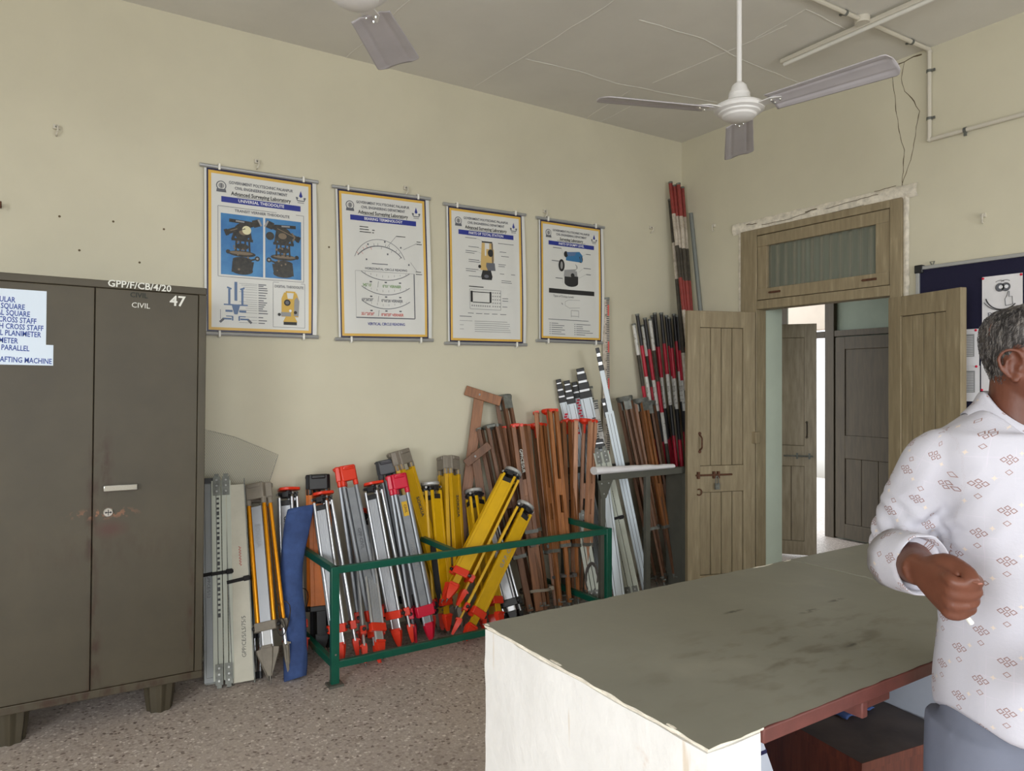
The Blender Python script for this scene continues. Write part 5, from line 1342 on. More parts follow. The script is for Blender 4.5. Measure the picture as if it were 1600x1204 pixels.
# ------------------------------------------------------------------ wooden tripods
def wood_tripod(label, MM, L, st, spin=0.0, tilt=0.014, group='wooden survey tripods', tie=None, scribble=None):
    root = thing('wooden_tripod', label, 'tripod', MM, group)
    g = st.get
    ac = g('acc', 'red'); r0 = g('r', 0.062); w = g('w', 0.072); t = g('t', 0.025); wd = g('wood', 'wood')
    b = MB()
    if g('metal'):
        b.lathe([(0.030, L - 0.05), (0.058, L - 0.034), (0.064, L - 0.012), (0.060, L), (0.03, L), (0.03, L - 0.006), (0.002, L - 0.006)], 'gunmetal', n=24)
    else:
        b.lathe([(0.020, L - 0.035), (0.040, L - 0.02), (0.044, L - 0.004), (0.040, L + 0.004), (0.014, L + 0.004), (0.002, L + 0.003)], ac, n=20)
        b.tube((0, 0, L - 0.02), (0, 0, L - 0.10), 0.012, ac, r1=0.007, n=10)
    b.build('head', root)
    for k in range(3):
        F = leg_frame(math.radians(spin - 90 + 120 * k), r0, L, tilt + g('splay', 0.0) * (1 if k == 0 else 0))
        zc = L * g('zm', 0.60)
        b = MB(); b.M = F
        za = L * g('za', 0.30)
        for s in (-1, 1): b.box((s * (w - t) / 2, 0, (za + L - 0.01) / 2), (t, t * 1.25, L - 0.01 - za), wd)
        b.box((0, 0, zc), (w - 2 * t + 0.002, t * 1.0, 0.11), wd)
        lg = b.build('leg', root, bev=0.0025)
        b = MB(); b.M = F
        b.box((0, 0, za * 0.72 + 0.05), (w - 2 * t - 0.001 if not g('board') else w - 0.006, t * (1.0 if not g('board') else 0.8), za * 1.56 - 0.04), g('wood2', wd)); b.build('sliding_bar', lg, bev=0.002)
        b = MB(); b.M = F
        if g('metal'):
            b.box((0, 0.004, L - 0.055), (w * 0.96, t * 1.7, 0.09), 'gunmetal'); b.tube((-w / 2 - 0.004, 0, L - 0.03), (w / 2 + 0.004, 0, L - 0.03), 0.010, 'gunmetal', n=10)
        else:
            for s in (-1, 1): b.lathe([(0.011, 0), (0.010, -0.006)], ac, c=(s * (w - t) / 2, -t * 0.62, L - 0.016), n=12, axis='y')
            b.box((0, 0.004, L - 0.012), (w, t * 1.2, 0.016), ac)
        b.build('hinge', lg)
        b = MB(); b.M = F
        b.box((0, 0, za + 0.015), (w + 0.006, t * 1.25 + 0.008, 0.022), 'gunmetal'); b.build('clamp', lg)
        b = MB(); b.M = F
        b.tube((0, 0, 0.09), (0, 0, 0.0), 0.014, 'gunmetal', r1=0.002, n=10); b.box((0, -0.02, 0.07), (0.02, 0.04, 0.008), 'gunmetal'); b.build('shoe', lg)
        if k == 0 and scribble:
            b = MB(); x = (w - t) / 2 if g('board') is None else 0
            b.text(scribble[0], scribble[1], F @ T(-x if scribble[3] else 0, -t * 0.64 - 0.001, L * scribble[2]) @ ROTB @ RZ(-R90), 'paintwhite'); b.build('lettering', lg, smooth=0)
    if tie:
        z, rr, m = tie
        b = MB(); b.path([((rr + 0.02) * math.cos(a), (rr + 0.012) * math.sin(a), L * z + 0.004 * math.sin(3 * a)) for a in [2 * math.pi * k / 24 for k in range(24)]], [(0.004, 0.011)] * 24, m, n=6, closed=True)
        b.box((rr + 0.022, -0.02, L * z), (0.03, 0.03, 0.024), m); b.build('tie', root)
    return root
RED = dict(wood='woodlight', wood2='woodlight')
Mx, L = fit((846, 962), (785, 618), 4.19)
wood_tripod('old wooden tripod with a metal head, standing under the T-shaped wooden square', Mx, L, dict(metal=True, wood='wooddark', wood2='wooddark', w=0.066, t=0.022, r=0.045), spin=35)
Mx, L = fit((826, 964), (764, 664), 4.14)
wood_tripod('dark slim wooden tripod with a worn metal top, behind the slanting yellow heads', Mx, L, dict(acc='gunmetal', wood='wooddark', wood2='wooddark', w=0.085, t=0.022, r=0.065), spin=20, tilt=0.0)
Mx, L = fit((842, 960), (803, 663), 4.10)
wood_tripod('wooden tripod with a red head and hand-written pale lettering down its broad leg', Mx, L, dict(wood='woodred', wood2='woodred', w=0.085, t=0.030, board=True, za=0.42, zm=0.66, r=0.066), spin=18, tilt=0.0, tie=(0.13, 0.085, 'twine'), scribble=('GPP/CE/SUR', 0.030, 0.80, True))
Mx, L = fit((866, 958), (836, 663), 4.19)
wood_tripod('wooden tripod mostly hidden behind the tallest of the red-headed wooden tripods', Mx, L, dict(RED, wood='wood', wood2='wood'), spin=50, tilt=0.0)
Mx, L = fit((884, 950), (855, 640), 4.12)
wood_tripod('tallest of the red-headed wooden tripods, warm orange wood', Mx, L, dict(RED, r=0.078, w=0.074), spin=30, tilt=-0.012, tie=(0.16, 0.06, 'strap'))
Mx, L = fit((896, 946), (886, 657), 4.20)
wood_tripod('slim wooden tripod tucked between the tallest and the pinkish-legged wooden tripods', Mx, L, dict(RED, wood='wood', w=0.066, r=0.04), spin=60, tilt=0.0)
Mx, L = fit((906, 940), (914, 655), 4.08)
pk = wood_tripod('wooden tripod with pinkish legs and a coiled grey strap, at the far rack end', Mx, L, dict(RED, wood='woodpink', wood2='woodpink', r=0.075, w=0.068), spin=48, tilt=-0.016)
b = MB()
for q in range(5):
    b.path([(0.075 + (0.018 + q * 0.006) * math.cos(a), -0.05 - 0.006 * q, L * 0.14 + (0.075 + 0.006 * q) * math.sin(a)) for a in [2 * math.pi * k / 20 for k in range(20)]], [(0.0025, 0.006)] * 20, 'strap', n=6, closed=True)
b.build('coiled_strap', pk)
# wooden T pieces
def tee(label, bpx, tpx, Yt, cw, ang, w=0.068, th=0.028, wood='wood'):
    Mx, L = fit(bpx, tpx, Yt)
    root = thing('wooden_square', label, 'wooden T piece', Mx)
    b = MB(); b.box((0, 0, L / 2), (w, th, L), wood); b.build('stem', root, bev=0.002)
    b = MB(); b.M = T(0, -th / 2 - 0.004, L - w * 0.45) @ RY(ang); b.box((cw * 0.10, 0, 0), (cw, th * 0.8, w * 0.95), wood); b.box((0, -th * 0.42, 0), (0.012, 0.004, 0.014), 'lightprint'); b.build('crossbar', root, bev=0.002)
tee('big T-shaped wooden square leaning on the wall above the yellow tripods', (704, 965), (750, 610), 4.21, 0.25, 0.18)
tee('smaller wooden T piece with a tilted crossbar, in front of the big wooden square', (780, 960), (742, 706), 4.10, 0.20, -0.52, 0.055, 0.028, 'wooddark')

# ------------------------------------------------------------------ steel unit with staffs
UX0, UX1, UY0, UY1, UZ = 3.10, 3.93, 3.74, 4.16, 0.915
un = thing('steel_unit', 'open grey green steel unit full of staffs, between the rack and the door leaf', 'storage unit', T(UX0, UY0, 0))
UW, UD = UX1 - UX0, UY1 - UY0
for x, y in ((0.02, 0), (0.43, 0), (UW - 0.02, 0), (0.02, UD), (UW - 0.02, UD)):
    b = MB(); b.box((x, y, UZ / 2), (0.04, 0.03, UZ), 'steelunit'); b.build('post', un, bev=0.002)
b = MB(); b.box((UW / 2, 0, UZ - 0.02), (UW, 0.034, 0.045), 'steelunit'); b.build('top_rail', un, bev=0.002)
b = MB(); b.box((UW / 2, UD, UZ - 0.02), (UW, 0.034, 0.045), 'steelunit'); b.build('top_rail', un, bev=0.002)
for x in (UW - 0.004,):
    b = MB(); b.box((x, 0.11, UZ / 2), (0.006, 0.2, UZ - 0.02), 'steelunit'); b.build('side_panel', un)
b = MB(); b.box((0.30, UD - 0.02, UZ / 2 - 0.02), (0.26, 0.006, UZ - 0.05), 'steelunit'); b.build('inner_panel', un)
b = MB(); b.prism([(-0.035, UZ - 0.04), (0.10, UZ - 0.04), (0.04, UZ - 0.16), (0.0, UZ - 0.16)], -0.022, -0.016, 'steelunit', axis='y')
for x, z in ((0.0, UZ - 0.06), (0.06, UZ - 0.06), (0.02, UZ - 0.13)): b.lathe([(0.006, -0.022), (0.005, -0.026)], 'castmetal', c=(x, 0, z), n=8, axis='y')
b.build('gusset', un)
# rolled white sheet on its top rail
a, c = on_y(926, 734, UY0 - 0.01), on_y(1050, 736, UY0 - 0.01)
Lr = c.x - a.x
b = MB(); ring = []
for i in range(25):
    u = i / 24; x = u * Lr
    ry = 0.036 - 0.012 * u + 0.003 * noise.noise(Vector((u * 6, 0, 0))); rz = 0.027 - 0.012 * u + 0.003 * noise.noise(Vector((u * 7, 3, 0)))
    ring.append([(x, ry * math.cos(2 * math.pi * k / 16), rz + rz * math.sin(2 * math.pi * k / 16)) for k in range(16)])
b.loft(ring, 'whitepaper')
one(b, 'paper_roll', 'flattened white paper roll lying on the front rail of the steel unit', 'paper roll', T(a.x, UY0 - 0.02, UZ + 0.003), smooth=60)

def tele_staff(label, Mx, L, w=0.055, d=0.034, caps=3, arrow=False, body='staffwhite', capstep=0.05, tw=0.85):
    root = thing('telescopic_staff', label, 'staff', Mx, 'white telescopic staffs')
    z = L
    secs = []
    ww, dd = w * tw ** (caps - 1), d * tw ** (caps - 1)
    zl = L - capstep * caps
    b = MB(); b.box((0, 0, zl / 2), (w, d, zl), body)
    for s in (-1, 1): b.box((s * w * 0.30, -d / 2, zl / 2), (w * 0.05, 0.0025, zl - 0.02), 'greyboard')
    b.build('staff_body', root, bev=0.0025)
    for i in range(caps):
        ci = w * tw ** i; di = d * tw ** i; z0 = zl + i * capstep
        b = MB(); b.box((0, 0, z0 + capstep * 0.30), (ci + 0.006, di + 0.006, capstep * 0.76), 'black'); b.build('end_collar', root, bev=0.003)
        b = MB(); b.box((0, 0, z0 + capstep * 0.8), (ci * tw, di * tw, capstep * 0.44), 'alu'); b.build('inner_section', root)
    b = MB(); b.box((0, 0, L + capstep * 0.1), (w * tw ** caps + 0.006, d * tw ** caps + 0.006, 0.024), 'black'); b.build('top_cap', root, bev=0.003)
    if arrow:
        b = MB(); z = arrow; y = -d / 2 - 0.0025
        b.add([(-0.026, y, z), (0.026, y, z), (0.0, y, z + 0.07)], [(0, 1, 2)], 'crimson'); b.box((0, y + 0.001, z - 0.03), (0.026, 0.002, 0.06), 'crimson'); b.lathe([(0.008, 0), (0.008, -0.0012)], 'whiteprint', c=(0, y, z + 0.012), n=12, axis='y')
        b.build('red_arrow', root, smooth=0)
    return root
def red_marks(root, zs, d, w):
    b = MB()
    for i, z in enumerate(zs): b.box((0.004 * (-1) ** i, -d / 2 - 0.003, z), (w * 0.45, 0.001, 0.014), 'crimson')
    b.build('red_print', root, smooth=0)
Mx, L = fit_col(944, 4.12, (873, 596), 4.21)
r = tele_staff('slim white staff with black collars and red print, standing behind the tallest red-headed tripod', Mx, L, 0.05, 0.03); red_marks(r, [L * 0.80 + i * 0.018 for i in range(5)], 0.03, 0.05)
Mx, L = fit_col(953, 4.09, (886, 598), 4.19)
r = tele_staff('white staff with three stacked black collars, beside the one with a red arrow', Mx, L, 0.062, 0.034, 3); red_marks(r, [L * 0.76 + i * 0.018 for i in range(4)], 0.034, 0.062)
Mx, L = fit_col(962, 4.14, (898, 600), 4.22)
r = tele_staff('staff with a red printed upper end, between the stacked collars and the red arrow staff', Mx, L, 0.046, 0.03, 2); red_marks(r, [L * 0.82 + i * 0.02 for i in range(9)], 0.03, 0.046)
Mx, L = fit_col(980, 4.06, (907, 579), 4.16)
tele_staff('broad white staff with a red arrow and the highest black collars', Mx, L, 0.084, 0.045, 3, arrow=L * 0.70, capstep=0.066)
Mx, L = fit((1012, 930), (931, 542), 4.02)
root = thing('telescopic_staff', 'long pale blue white staff with an extended narrow black-tipped top section', 'staff', Mx, 'white telescopic staffs')
z1 = L * 0.74
b = MB(); b.box((0.0, 0, z1 / 2), (0.062, 0.036, z1), 'staffwhite')
for s in (-0.012, 0.012): b.box((s, -0.018, z1 / 2), (0.003, 0.003, z1 - 0.03), 'greyboard')
b.build('staff_body', root, bev=0.003)
b = MB(); b.box((0.008, 0.004, (z1 + L * 0.9) / 2), (0.034, 0.02, L * 0.9 - z1 + 0.02), 'staffwhite'); b.build('inner_section', root, bev=0.002)
for z, ww in ((L * 0.915, 0.036), (L * 0.95, 0.033), (L * 0.985, 0.028)):
    b = MB(); b.box((0.008, 0.004, z), (ww, 0.024, L * 0.022), 'black'); b.build('end_collar', root, bev=0.003)
    b = MB(); b.box((0.008, 0.004, z - L * 0.016), (ww * 0.8, 0.018, L * 0.014), 'alu'); b.build('inner_section', root)
b = MB(); b.box((-0.024, 0.002, z1 + 0.03), (0.03, 0.034, 0.14), 'black'); b.box((-0.024, -0.016, z1 + 0.06), (0.02, 0.003, 0.02), 'alu'); b.build('end_collar', root, bev=0.003)
def scale_staff(name, label, Mx, L, w, d, body, n, mred=4, estyle=False):
    root = thing(name, label, 'staff', Mx, 'graduated staffs')
    b = MB(); b.box((0, 0, L / 2), (w, d, L), body); b.build('staff_body', root, bev=0.002)
    b = MB(); st = L / n
    for i in range(n):
        z = st * (i + 0.5)
        long = i % 5 == 0
        b.box((w * (0.5 - (0.30 if long else 0.22)) * (1 if not estyle else (-1 if (i // 5) % 2 else 1)), -d / 2 - 0.0006, z), (w * (0.56 if long else 0.40), 0.0012, st * 0.46), 'blackprint')
        if i % (mred * 5) < 6 and not estyle: b.box((w * 0.36, -d / 2 - 0.0012, z), (w * 0.22, 0.0012, st * 1.02), 'redprint')
        if estyle and i % 10 == 5: b.box((-w * 0.2, -d / 2 - 0.0012, z), (w * 0.22, 0.0012, st * 1.4), 'redprint')
    b.build('scale_print', root, smooth=0)
    b = MB(); b.box((0, 0, L - 0.006), (w + 0.006, d + 0.006, 0.016), 'gunmetal'); b.build('end_cap', root)
    return root
Mx, L = fit((949, 896), (946.5, 465), 4.225, 4.18)
scale_staff('graduated_staff', 'tallest staff on the wall, narrow, with black ticks and red marks', Mx, L, 0.052, 0.016, 'oldwhite', 150)
Mx, L = fit((966, 935), (922, 604), 4.19)
scale_staff('graduated_staff', 'mottled graduated staff behind the broad red arrow staff', Mx, L, 0.034, 0.02, 'offwhite', 90, estyle=True)
Mx, L = fit((984, 936), (927, 626), 4.13)
scale_staff('graduated_staff', 'white graduated staff with black zigzag scale and red numerals, its foot in the steel unit', Mx, L, 0.060, 0.022, 'rodwhite', 84, estyle=True)
Mx, L = fit((990, 938), (938, 700), 3.93)
folding_staff(Mx, L, 'pale folding staff of three slats inside the steel unit', n=3, sw=0.034, gap=0.004, d=0.03, marks=False, strapz=0.54)
Mx, L = fit((932, 946), (906, 800), 4.02)
folding_staff(Mx, L, 'short pale folding staff behind the coiled strap at the rack end', n=3, sw=0.024, gap=0.004, d=0.03, marks=False, strapz=0.9)
Mx, L = fit((970, 948), (935, 690), 3.98)
tele_staff('plain white staff standing low in the steel unit beside the numbered one', Mx, L, 0.075, 0.03, 1)
# metal headed wooden tripods standing in the unit
for i, (bp, tp, Yt, sp, lab) in enumerate((((1036, 916), (975, 619), 4.10, 20, 'brown wooden tripod with a dark metal head, next to the pale blue white staff'),
                                          ((1050, 914), (999, 622), 4.12, 45, 'brown wooden tripod with a dark metal head, middle of the three inside the steel unit'),
                                          ((1060, 912), (1011, 627), 4.17, 10, 'brown wooden tripod with a dark metal head, next to the ranging rods'))):
    Mx, L = fit(bp, tp, Yt)
    wood_tripod(lab, Mx, L, dict(metal=True, wood='wooddark' if i != 1 else 'wood', wood2='wooddark', w=0.058, t=0.020, r=0.042, zm=0.5), spin=sp, tilt=0.0)

# ------------------------------------------------------------------ ranging rods
def rod(label, bx, by, tpx, Yt, bands, seglen, off=0.0, r=0.0145, group='ranging rods by the steel unit', pal=('rodblack', 'rodred', 'rodwhite')):
    top = on_y(*tpx, Yt); base = Vector((bx, by, 0.003))
    if top.x > 4.37: top = on_y(*tpx, Yt * 4.37 / top.x)
    if base.x > 4.362: base = Vector((4.362, by * 4.362 / base.x, 0.003))
    L = (top - base).length
    b = MB(); z = L; i = 0
    s = seglen * off if off else seglen
    while z > 0.12:
        z2 = max(0.10, z - s); b.tube((0, 0, z2), (0, 0, z), r, pal[bands[i % len(bands)]], n=12); z = z2; i += 1; s = seglen
        if z <= 0.101: break
    M4 = T(*base) @ rot_to(top - base, Vector((0, 1, 0)))
    o = thing('ranging_rod', label, 'ranging rod', M4, group)
    b.build('pole', o)
    k = MB(); k.tube((0, 0, 0.11), (0, 0, 0.0), r * 1.1, 'gunmetal', r1=0.002, n=10); k.build('iron_shoe', o)
    k = MB(); k.tube((0, 0, L - 0.01), (0, 0, L + 0.004), r * 1.15, 'gunmetal', n=10); k.build('top_cap', o)
def bx_for(px, Y, z=0.0):
    r_ = ray(px, 600); return r_.x * (Y / r_.y)
RODS = [ # top pixel, foot pixel column, Y of the top, Y of the foot, first bands, offset, wear
    ((990, 506), 1050, 4.21, 4.06, (2, 0, 1), 1.0, 'old'), ((995.5, 491), 1056, 4.18, 4.04, (0, 1, 2), 1.0, ''), ((1004, 508), 1060, 4.21, 4.08, (2, 0, 1), 1.0, 'old'),
    ((1007.5, 497), 1064, 4.18, 4.05, (0, 1, 2), 1.0, ''), ((1015.5, 499), 1068, 4.16, 4.02, (2, 0, 1), 1.0, 'old'), ((1023, 489), 1066, 4.19, 4.06, (0, 1, 2), 1.1, ''),
    ((1019, 493), 1075, 4.215, 4.10, (0, 1, 2), 1.0, ''), ((1033, 489), 1075, 4.18, 4.03, (0, 1, 2), 1.0, ''), ((1041, 493), 1084, 4.20, 4.07, (0, 1, 2), 1.0, ''),
    ((1045.5, 496), 1080, 4.17, 4.02, (0, 1, 2), 1.0, ''), ((1053, 491), 1090, 4.205, 4.09, (0, 1, 2), 0.9, ''), ((1058.5, 493), 1088, 4.175, 4.04, (0, 1, 2), 1.15, ''),
    ((1064, 507), 1096, 4.20, 4.08, (0, 1, 2), 0.9, ''), ((1069, 494), 1092, 4.16, 4.03, (0, 1, 2), 1.05, ''), ((1072, 491), 1099, 4.21, 4.10, (0, 1, 2), 1.0, ''), ((1075.5, 500), 1100, 4.17, 4.05, (0, 1, 2), 1.1, '')]
WHERE = {0: 'old pale-topped ranging rod with faded bands, on the outside next to the wooden tripods', 1: 'black-topped ranging rod between the two outermost pale-topped ones', 2: 'old pale-topped ranging rod, second from the wooden tripods',
         3: 'black-topped ranging rod between the second and third pale-topped ones', 4: 'pale-topped ranging rod with an orange red band, third from the wooden tripods'}
ORD = ['first', 'second', 'third', 'fourth', 'fifth', 'sixth', 'seventh', 'eighth', 'ninth', 'tenth', 'eleventh']
for i, (tp, fx, Yt, Yb_, bands, off, wear) in enumerate(RODS):
    lab = WHERE.get(i) or 'black, red and white ranging rod, %s towards the door leaf after the pale-topped ones' % ORD[i - 5]
    if i == 15: lab = 'black, red and white ranging rod right against the door leaf'
    pal = ('oldblack', 'rodred', 'rodwhite') if wear else ('rodblack', 'rodred', 'rodwhite')
    rod(lab, bx_for(fx, Yb_), Yb_, tp, Yt, bands, 0.245, off, 0.0145, pal=pal)
for i, (tp, Yt, bands, off, dx, lab) in enumerate((((1047.5, 285), 4.19, (1, 2, 0), 1.0, 0.0, 'tall faded ranging rod reaching highest, in the room corner'), ((1054, 290), 4.17, (1, 2, 0), 0.97, 0.03, 'tall faded ranging rod, second highest side by side in the corner'),
                                                   ((1060, 287), 4.13, (1, 2, 0), 1.02, 0.055, 'tall thick-looking faded ranging rod, third in the corner row'), ((1066, 293), 4.17, (1, 2, 0), 0.95, 0.09, 'tall faded ranging rod in the corner row, next to the grey pipe'),
                                                   ((1047, 312), 4.225, (0, 2, 0), 1.2, -0.03, 'tall dark-topped rod behind the faded rods in the corner'))):
    rod(lab, 4.26 + dx * 0.6, 3.80 + 0.02 * i, tp, Yt, bands, 0.262 if i < 4 else 0.3, off, 0.016, 'tall ranging rods in the corner', ('oldblack', 'oldred', 'oldwhite'))
top = on_x(1079.5, 333, XR - 0.02); base = Vector((4.36, 3.74, 0.003))
b = MB(); Lp = (top - base).length; b.tube((0, 0, 0), (0, 0, Lp), 0.0165, 'greypipe', n=14)
one(b, 'grey_pipe', 'plain grey pipe leaning in the corner beside the tall faded rods', 'pipe', T(*base) @ rot_to(top - base, Vector((0, 1, 0))))

# ------------------------------------------------------------------ the man behind the counter corner
PM = T(1.608, 0.655, 0) @ RZ(-YAW)               # x to the camera's right, y away from it, z up
man = thing('person', 'man in a white patterned shirt and grey trousers, pointing with a closed hand', 'person', PM)

def ell(cx, cy, z, hw, hf, hb=None, n=32, p=2.3, rot=0.0, zf=None):
    """ring around (CX, CY): half width HW, depth HF to the front (-y) and HB to the back"""
    hb = hf if hb is None else hb
    R = []
    for k in range(n):
        a = 2 * math.pi * k / n
        c, s_ = math.cos(a), math.sin(a)
        x = hw * math.copysign(abs(c) ** (2 / p), c); y = (hb if s_ > 0 else hf) * math.copysign(abs(s_) ** (2 / p), s_)
        xr, yr = x * math.cos(rot) - y * math.sin(rot), x * math.sin(rot) + y * math.cos(rot)
        R.append(Vector((cx + xr, cy + yr, z + (zf(a) if zf else 0))))
    return R
def fuse(mb, name, parent, voxel, smooth_it, fac=0.5, disp=None, mats=None):
    """one continuous surface out of overlapping closed shapes"""
    tmp = mb.build('fuse_work', None, smooth=0)
    r = tmp.modifiers.new('r', 'REMESH'); r.mode = 'VOXEL'; r.voxel_size = voxel; r.use_smooth_shade = True
    s_ = tmp.modifiers.new('s', 'SMOOTH'); s_.iterations = smooth_it; s_.factor = fac
    dg = bpy.context.evaluated_depsgraph_get(); dg.update()
    me = bpy.data.meshes.new_from_object(tmp.evaluated_get(dg))
    old = tmp.data; bpy.data.objects.remove(tmp); bpy.data.meshes.remove(old)
    me.name = name
    if disp:
        N = [v.normal.copy() for v in me.vertices]
        for v, nn in zip(me.vertices, N): v.co += nn * disp(v.co)
    me.materials.clear()
    me.materials.append(mats)
    me.shade_smooth(); me.update()
    o = bpy.data.objects.new(name, me); COL.objects.link(o); o.parent = parent
    return o
def bez(P, n):
    """smooth path through P"""
    P = [Vector(p) for p in P]; Q = []
    for i in range(len(P) - 1):
        p0, p1, p2, p3 = P[max(i - 1, 0)], P[i], P[i + 1], P[min(i + 2, len(P) - 1)]
        for j in range(n):
            t = j / n
            Q.append(0.5 * ((2 * p1) + (p2 - p0) * t + (2 * p0 - 5 * p1 + 4 * p2 - p3) * t * t + (3 * p1 - p0 - 3 * p2 + p3) * t ** 3))
    Q.append(P[-1]); return Q
def lerp_list(R, n):
    Q = []
    for i in range(len(R) - 1):
        for j in range(n): Q.append(R[i] + (R[i + 1] - R[i]) * j / n)
    Q.append(R[-1]); return Q

HY = math.radians(46)                             # the head turned to his left
HC = Vector((0.030, 0.005, 1.447))                # chin level under the head's centre
HM = T(*HC) @ RZ(HY)
HEAD_R = ((0.000, 0.024, 0.082, -0.050), (0.010, 0.036, 0.090, -0.030), (0.028, 0.047, 0.093, 0.000), (0.052, 0.057, 0.091, 0.045), (0.080, 0.064, 0.089, 0.062), (0.110, 0.068, 0.090, 0.074),
          (0.135, 0.0705, 0.093, 0.081), (0.160, 0.0715, 0.094, 0.084), (0.185, 0.069, 0.087, 0.082), (0.205, 0.060, 0.072, 0.072), (0.220, 0.045, 0.050, 0.055), (0.230, 0.020, 0.022, 0.024))
def head_at(z):
    for (z0, *a), (z1, *c) in zip(HEAD_R, HEAD_R[1:]):
        if z0 <= z <= z1:
            t = (z - z0) / (z1 - z0); return [a[i] + (c[i] - a[i]) * t for i in range(3)]
    return list(HEAD_R[-1][1:] if z > 0.1 else HEAD_R[0][1:])
def head_pt(phi, z, off=0.0):
    """point on the head at angle PHI (0 front, + to his right = -x)"""
    hw, hf, hb = head_at(z); cyc = (hb - hf) / 2; ry = (hb + hf) / 2
    return Vector((-(hw + off) * math.sin(phi), cyc - (ry + off) * math.cos(phi), z))

S_R, E_R, W_R = Vector((-0.145, 0.01, 1.385)), Vector((-0.188, 0.075, 1.165)), Vector((-0.276, -0.150, 1.192))
S_L, E_L, W_L = Vector((0.195, 0.03, 1.395)), Vector((0.240, -0.05, 1.10)), Vector((0.022, -0.212, 1.035))
b = MB()
# trunk, hips and legs under the clothes
b.loft([ell(0.02, 0.01, z, hw, hf, hb, rot=0.25) for z, hw, hf, hb in ((0.90, 0.09, 0.075, 0.075), (1.0, 0.11, 0.085, 0.08), (1.2, 0.135, 0.09, 0.085), (1.34, 0.14, 0.08, 0.085), (1.39, 0.10, 0.065, 0.07), (1.42, 0.06, 0.055, 0.06))], 'skin')
for s_ in (-1, 1):
    b.path([(0.02 + s_ * 0.085, 0.01, 0.92), (0.02 + s_ * 0.09, 0.0, 0.50), (0.02 + s_ * 0.095, 0.02, 0.09)], [0.060, 0.048, 0.036], 'skin', n=16)
    b.path([(0.02 + s_ * 0.095, 0.05, 0.045), (0.02 + s_ * 0.10, -0.05, 0.045), (0.02 + s_ * 0.105, -0.14, 0.03)], [0.034, 0.038, 0.026], 'skin', n=14)
# neck
b.loft([ell(cx, cy, z, hw, hf, hb, p=2.0) for cx, cy, z, hw, hf, hb in ((0.02, 0.03, 1.37, 0.085, 0.06, 0.06), (0.02, 0.028, 1.42, 0.064, 0.060, 0.058), (0.021, 0.024, 1.46, 0.057, 0.057, 0.058), (0.022, 0.018, 1.50, 0.055, 0.055, 0.060), (0.022, 0.012, 1.535, 0.055, 0.05, 0.062))], 'skin')
# head with face
b.M = HM
b.loft([ell(0, (hb - hf) / 2, z, hw, (hf + hb) / 2, n=40, p=2.15) for z, hw, hf, hb in HEAD_R], 'skin')
b.path(bez([(0, -0.090, 0.132), (0, -0.100, 0.112), (0, -0.112, 0.092), (0, -0.108, 0.082)], 4), lerp_list([0.008, 0.010, 0.014, 0.012], 4), 'skin', n=12)      # nose
for s_ in (-1, 1): b.path([(s_ * 0.010, -0.094, 0.086), (s_ * 0.014, -0.103, 0.084), (s_ * 0.010, -0.110, 0.085)], [0.008, 0.009, 0.007], 'skin', n=10)
b.path([(-0.045, -0.078, 0.140), (-0.02, -0.092, 0.144), (0, -0.093, 0.139), (0.02, -0.092, 0.144), (0.045, -0.078, 0.140)], 0.009, 'skin', n=10)                 # brow
b.path([(-0.024, -0.088, 0.052), (0, -0.097, 0.054), (0.024, -0.088, 0.052)], [0.004, 0.008, 0.004], 'skin', n=10); b.path([(-0.022, -0.088, 0.044), (0, -0.097, 0.043), (0.022, -0.088, 0.044)], [0.004, 0.008, 0.004], 'skin', n=10)
b.path([(-0.012, -0.084, 0.014), (0, -0.092, 0.014), (0.012, -0.084, 0.014)], 0.011, 'skin', n=10)
for s_ in (-1, 1): b.path([(s_ * 0.045, -0.062, 0.100), (s_ * 0.055, -0.045, 0.104), (s_ * 0.062, -0.02, 0.106)], [0.014, 0.013, 0.008], 'skin', n=10)
for s_ in (-1, 1):                                                                                                                                    # ears
    x = s_ * 0.0605; b.M = HM @ T(0, 0.014, 0)
    rim = [(x + s_ * 0.004, -0.008, 0.094), (x + s_ * 0.010, -0.014, 0.118), (x + s_ * 0.017, -0.004, 0.137), (x + s_ * 0.022, 0.014, 0.138), (x + s_ * 0.022, 0.025, 0.124), (x + s_ * 0.018, 0.022, 0.104), (x + s_ * 0.012, 0.010, 0.088)]
    b.path(bez(rim, 4), 0.0042, 'skin', n=8)
    b.path([(x + s_ * 0.006, -0.002, 0.088), (x + s_ * 0.009, 0.002, 0.079), (x + s_ * 0.008, 0.003, 0.076)], [(0.009, 0.006), (0.009, 0.006), (0.006, 0.004)], 'skin', n=10)     # lobe
    b.path(bez([(x + s_ * 0.010, 0.012, 0.096), (x + s_ * 0.012, 0.015, 0.110), (x + s_ * 0.014, 0.010, 0.124)], 4), 0.0036, 'skin', n=8)                                      # antihelix
    b.path([(x + s_ * 0.003, -0.006, 0.098), (x + s_ * 0.010, -0.006, 0.100), (x + s_ * 0.011, -0.004, 0.106)], [0.005, 0.004, 0.003], 'skin', n=8)                            # tragus
    b.loft([[Vector((x + s_ * (0.002 + 0.010 * t), 0.004 + 0.003 * t + (0.016 + 0.004 * t) * math.cos(a), 0.111 + (0.022 + 0.006 * t) * math.sin(a))) for a in [2 * math.pi * k / 14 * s_ for k in range(14)]] for t in (-0.8, 0.35)], 'skin')
b.M = Matrix.Identity(4)
